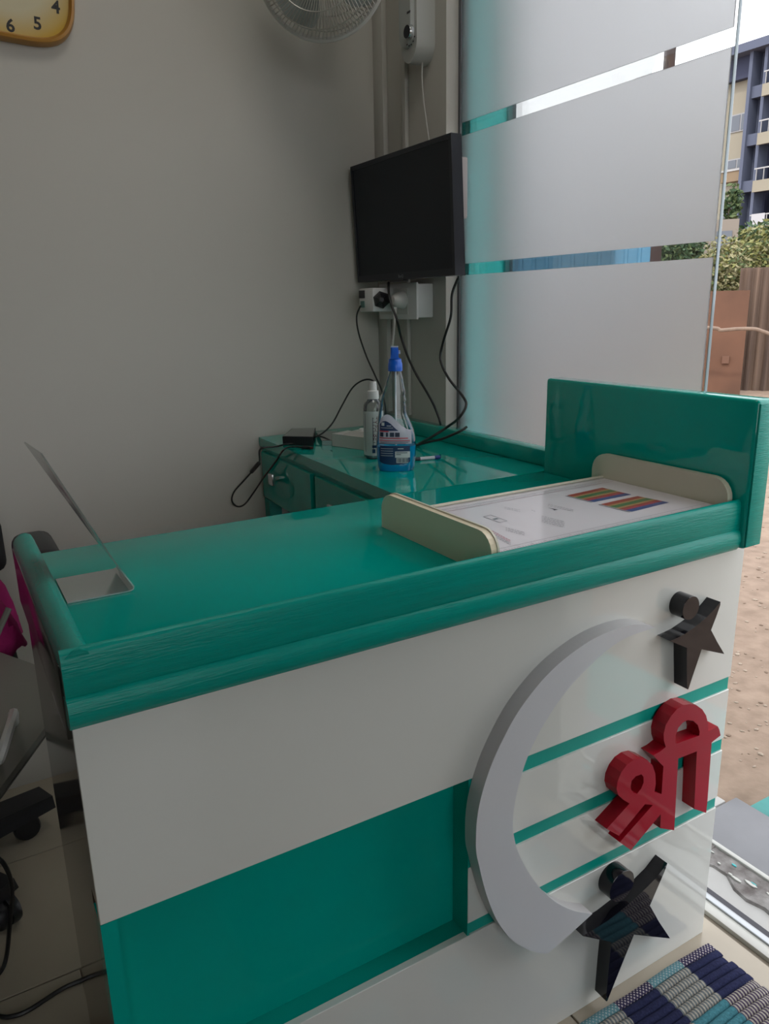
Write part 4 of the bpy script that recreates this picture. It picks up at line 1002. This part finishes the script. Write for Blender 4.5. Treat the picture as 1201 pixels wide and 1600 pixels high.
# octagonal-cornered pale stand
st = thing('utility_stand', 'pale grey stand with clipped corners and white handle left of the desk', 'stand', (-.15, 1.30, 0))
ZT = .57
pts = [fz(u, v_, ZT) for u, v_ in ((0, 1019), (59, 1040), (71, 1136), (0, 1232))]
poly = [(p.x, p.y) for p in pts]
poly = [(poly[0][0]-.26, poly[0][1]-.02), (poly[0][0], poly[0][1])]+poly[1:3]+[(poly[3][0], poly[3][1]), (poly[3][0]-.09, poly[3][1]-.11), (poly[3][0]-.30, poly[3][1]-.11), (poly[0][0]-.42, poly[0][1]-.15)]
v, f, s_ = prism(poly, [], lambda a, b, t: (a, b, ZT-.012+.012*t), 1); m_std = mat('pale_grey_board', (.18, .18, .155), .35)
mk('stand_top', v, f+s_, m_std, st)
v, f, s_ = prism([((a+.13)*1.006-.13, (b-1.33)*1.006+1.33) for a, b in poly], [], lambda a, b, t: (a, b, ZT-.015+.0028*t), 1); mk('stand_edge', v, f+s_, mat('dark_edge_band', (.10, .10, .09), .5), st)
h0 = fz(3, 1180, ZT+.02); h1_ = fz(22, 1118, ZT+.045)
hp = [fz(-6, 1192, ZT+.003), fz(0, 1184, ZT+.03), fz(11, 1150, ZT+.055), fz(20, 1122, ZT+.055), fz(21, 1114, ZT+.04), fz(22, 1130, ZT+.003)]
tube('handle', catmull(hp, 5), .008, m_wpl, st)
tube('pillar', [(-.17, 1.36, .03), (-.17, 1.36, ZT-.0155)], .03, m_std, st, 16)
for k in range(4):
    a = PI/4+k*PI/2; tube('foot', [(-.17, 1.36, .04), (-.17+.11*math.cos(a), 1.36+.11*math.sin(a), .016)], .014, m_mblk, st)
tube('side_rail', [Vector((fy(-30, 1040, 1.56).x, 1.56, ZT-.002)), fy(-14, 1012, 1.58), fy(14, 950, 1.60)], .006, m_std, st)
cable('floor_cable', 'black cable running across the tiles to the desk side', [fz(-60, 1545, .004), fz(-30, 1578, .004), fz(0, 1588, .004), fz(18, 1588, .004), fz(45, 1578, .004), fz(95, 1546, .004), fz(130, 1530, .004), fz(152, 1520, .004), Vector((XL-.006, fz(165, 1516, .004).y, .004))], .0042)
cable('hanging_cable', 'black cable curving down past the chair caster', [fz(-25, 1300, .30), fz(-8, 1335, .28), fz(6, 1350, .26), fz(16, 1372, .22), fz(19, 1400, .17), fz(15, 1450, .09), fz(10, 1495, .02), fz(0, 1520, .006), fz(-25, 1540, .004)], .0042)

# ================================================================== WOVEN RUG
rg = thing('woven_rug', 'navy teal and cream woven rag rug in front of the desk', 'rug', (.75, .48, 0))
RX0, RX1, RY1 = .37, 1.166, .757
m_rug = bpy.data.materials.new('rag_weave'); m_rug.use_nodes = True; nt = m_rug.node_tree; N = nt.nodes.new; Lk = nt.links.new
pbs = nt.nodes['Principled BSDF']; pbs.inputs['Roughness'].default_value = .95; pbs.inputs['Specular IOR Level'].default_value = .1
geo = N('ShaderNodeNewGeometry'); sep = N('ShaderNodeSeparateXYZ'); Lk(geo.outputs['Position'], sep.inputs[0])
def mth(op, a, b=None, clamp=False):
    n = N('ShaderNodeMath'); n.operation = op; n.use_clamp = clamp
    for i, q in enumerate((a, b)):
        if q is None: continue
        if isinstance(q, (int, float)): n.inputs[i].default_value = q
        else: Lk(q, n.inputs[i])
    return n.outputs[0]
PX_ = .088      # block width along the desk
RIB = .0165; NR = 5
ix = mth('FLOOR', mth('DIVIDE', mth('SUBTRACT', RX1, sep.outputs[0]), PX_))
par_x = mth('MODULO', ix, 2.0)
iy = mth('FLOOR', mth('DIVIDE', mth('SUBTRACT', RY1-.0185, sep.outputs[1]), RIB*NR))
par_y = mth('MODULO', iy, 2.0)
strp = mth('SINE', mth('MULTIPLY', sep.outputs[0], 2*PI/.0072))
strp = mth('GREATER_THAN', strp, .1)
def colmix(fac, A, B):
    n = N('ShaderNodeMix'); n.data_type = 'RGBA'; Lk(fac, n.inputs['Factor'])
    for k, q in (('A', A), ('B', B)):
        if isinstance(q, tuple): n.inputs[k].default_value = (*q, 1)
        else: Lk(q, n.inputs[k])
    return n.outputs['Result']
navy, cream, grey, tealc, plum = (.022, .026, .068), (.36, .34, .29), (.13, .15, .16), (.06, .20, .24), (.07, .05, .09)
creamA = colmix(strp, grey, cream); creamB = colmix(strp, plum, cream)
rowA = colmix(par_x, navy, creamA); rowB = colmix(par_x, creamB, tealc)
body = colmix(par_y, rowA, rowB)
nz = N('ShaderNodeTexNoise'); nz.inputs['Scale'].default_value = 260
vv = N('ShaderNodeMix'); vv.data_type = 'RGBA'; vv.blend_type = 'MULTIPLY'; vv.inputs['Factor'].default_value = .6
Lk(body, vv.inputs['A']); Lk(geo.outputs['Position'], nz.inputs['Vector'])
rpn = N('ShaderNodeMapRange'); rpn.inputs[1].default_value = .3; rpn.inputs[2].default_value = .7; rpn.inputs[3].default_value = .5; rpn.inputs[4].default_value = 1.15
Lk(nz.outputs[0], rpn.inputs[0]); Lk(rpn.outputs[0], vv.inputs['B']); Lk(vv.outputs['Result'], pbs.inputs['Base Color'])
bpn = N('ShaderNodeBump'); bpn.inputs['Strength'].default_value = .6; bpn.inputs['Distance'].default_value = .002; Lk(nz.outputs[0], bpn.inputs['Height']); Lk(bpn.outputs[0], pbs.inputs['Normal'])
# border material: dots
m_rb = m_rug.copy(); m_rb.name = 'rag_border'; nt2 = m_rb.node_tree; N = nt2.nodes.new; Lk = nt2.links.new
geo2 = N('ShaderNodeNewGeometry'); s2_ = N('ShaderNodeSeparateXYZ'); Lk(geo2.outputs['Position'], s2_.inputs[0])
ix2 = mth('MODULO', mth('FLOOR', mth('DIVIDE', mth('SUBTRACT', RX1, s2_.outputs[0]), PX_)), 2.0)
dots = mth('GREATER_THAN', mth('MULTIPLY', mth('SINE', mth('MULTIPLY', s2_.outputs[0], 2*PI/.008)), mth('SINE', mth('MULTIPLY', s2_.outputs[1], 2*PI/.008))), .35)
cb = colmix(ix2, colmix(dots, (.035, .03, .07), (.40, .36, .36)), colmix(dots, (.10, .22, .25), (.30, .36, .36)))
Lk(cb, nt2.nodes['Principled BSDF'].inputs['Base Color'])
def rib(name, yc, wd, h, m, jit):
    random.seed(int(yc*1e4)); n = 60; ks_ = 7; v = []; f = []
    xa, xb = RX0+random.uniform(-.006, .006), RX1+random.uniform(-.005, .005)
    for i in range(n+1):
        x = xa+(xb-xa)*i/n; bulge = 1+.06*math.sin(i*1.9+yc*50)
        e = .35+.65*min(1, min(i, n-i)/1.5)
        for k in range(ks_):
            a = PI*k/(ks_-1); v.append((x, yc+wd/2*1.04*math.cos(a)+jit*math.sin(x*31+yc*9)*.0012, .001+h*bulge*e*math.sin(a)**.7))
    for i in range(n):
        for k in range(ks_-1): f.append([i*ks_+k, i*ks_+k+1, (i+1)*ks_+k+1, (i+1)*ks_+k])
        f.append([i*ks_, (i+1)*ks_, (i+1)*ks_+ks_-1, i*ks_+ks_-1])
    f += [list(range(ks_)), [n*ks_+k for k in range(ks_)]]
    return mk(name, v, f, m, rg, True)
rib('border_band', RY1-.009, .019, .008, m_rb, 1)
for k in range(30): rib('woven_cord', RY1-.0185-RIB*(k+.5), RIB, .0095, m_rug, 1)
rib('border_band', RY1-.0185-RIB*30-.009, .019, .008, m_rb, 1)
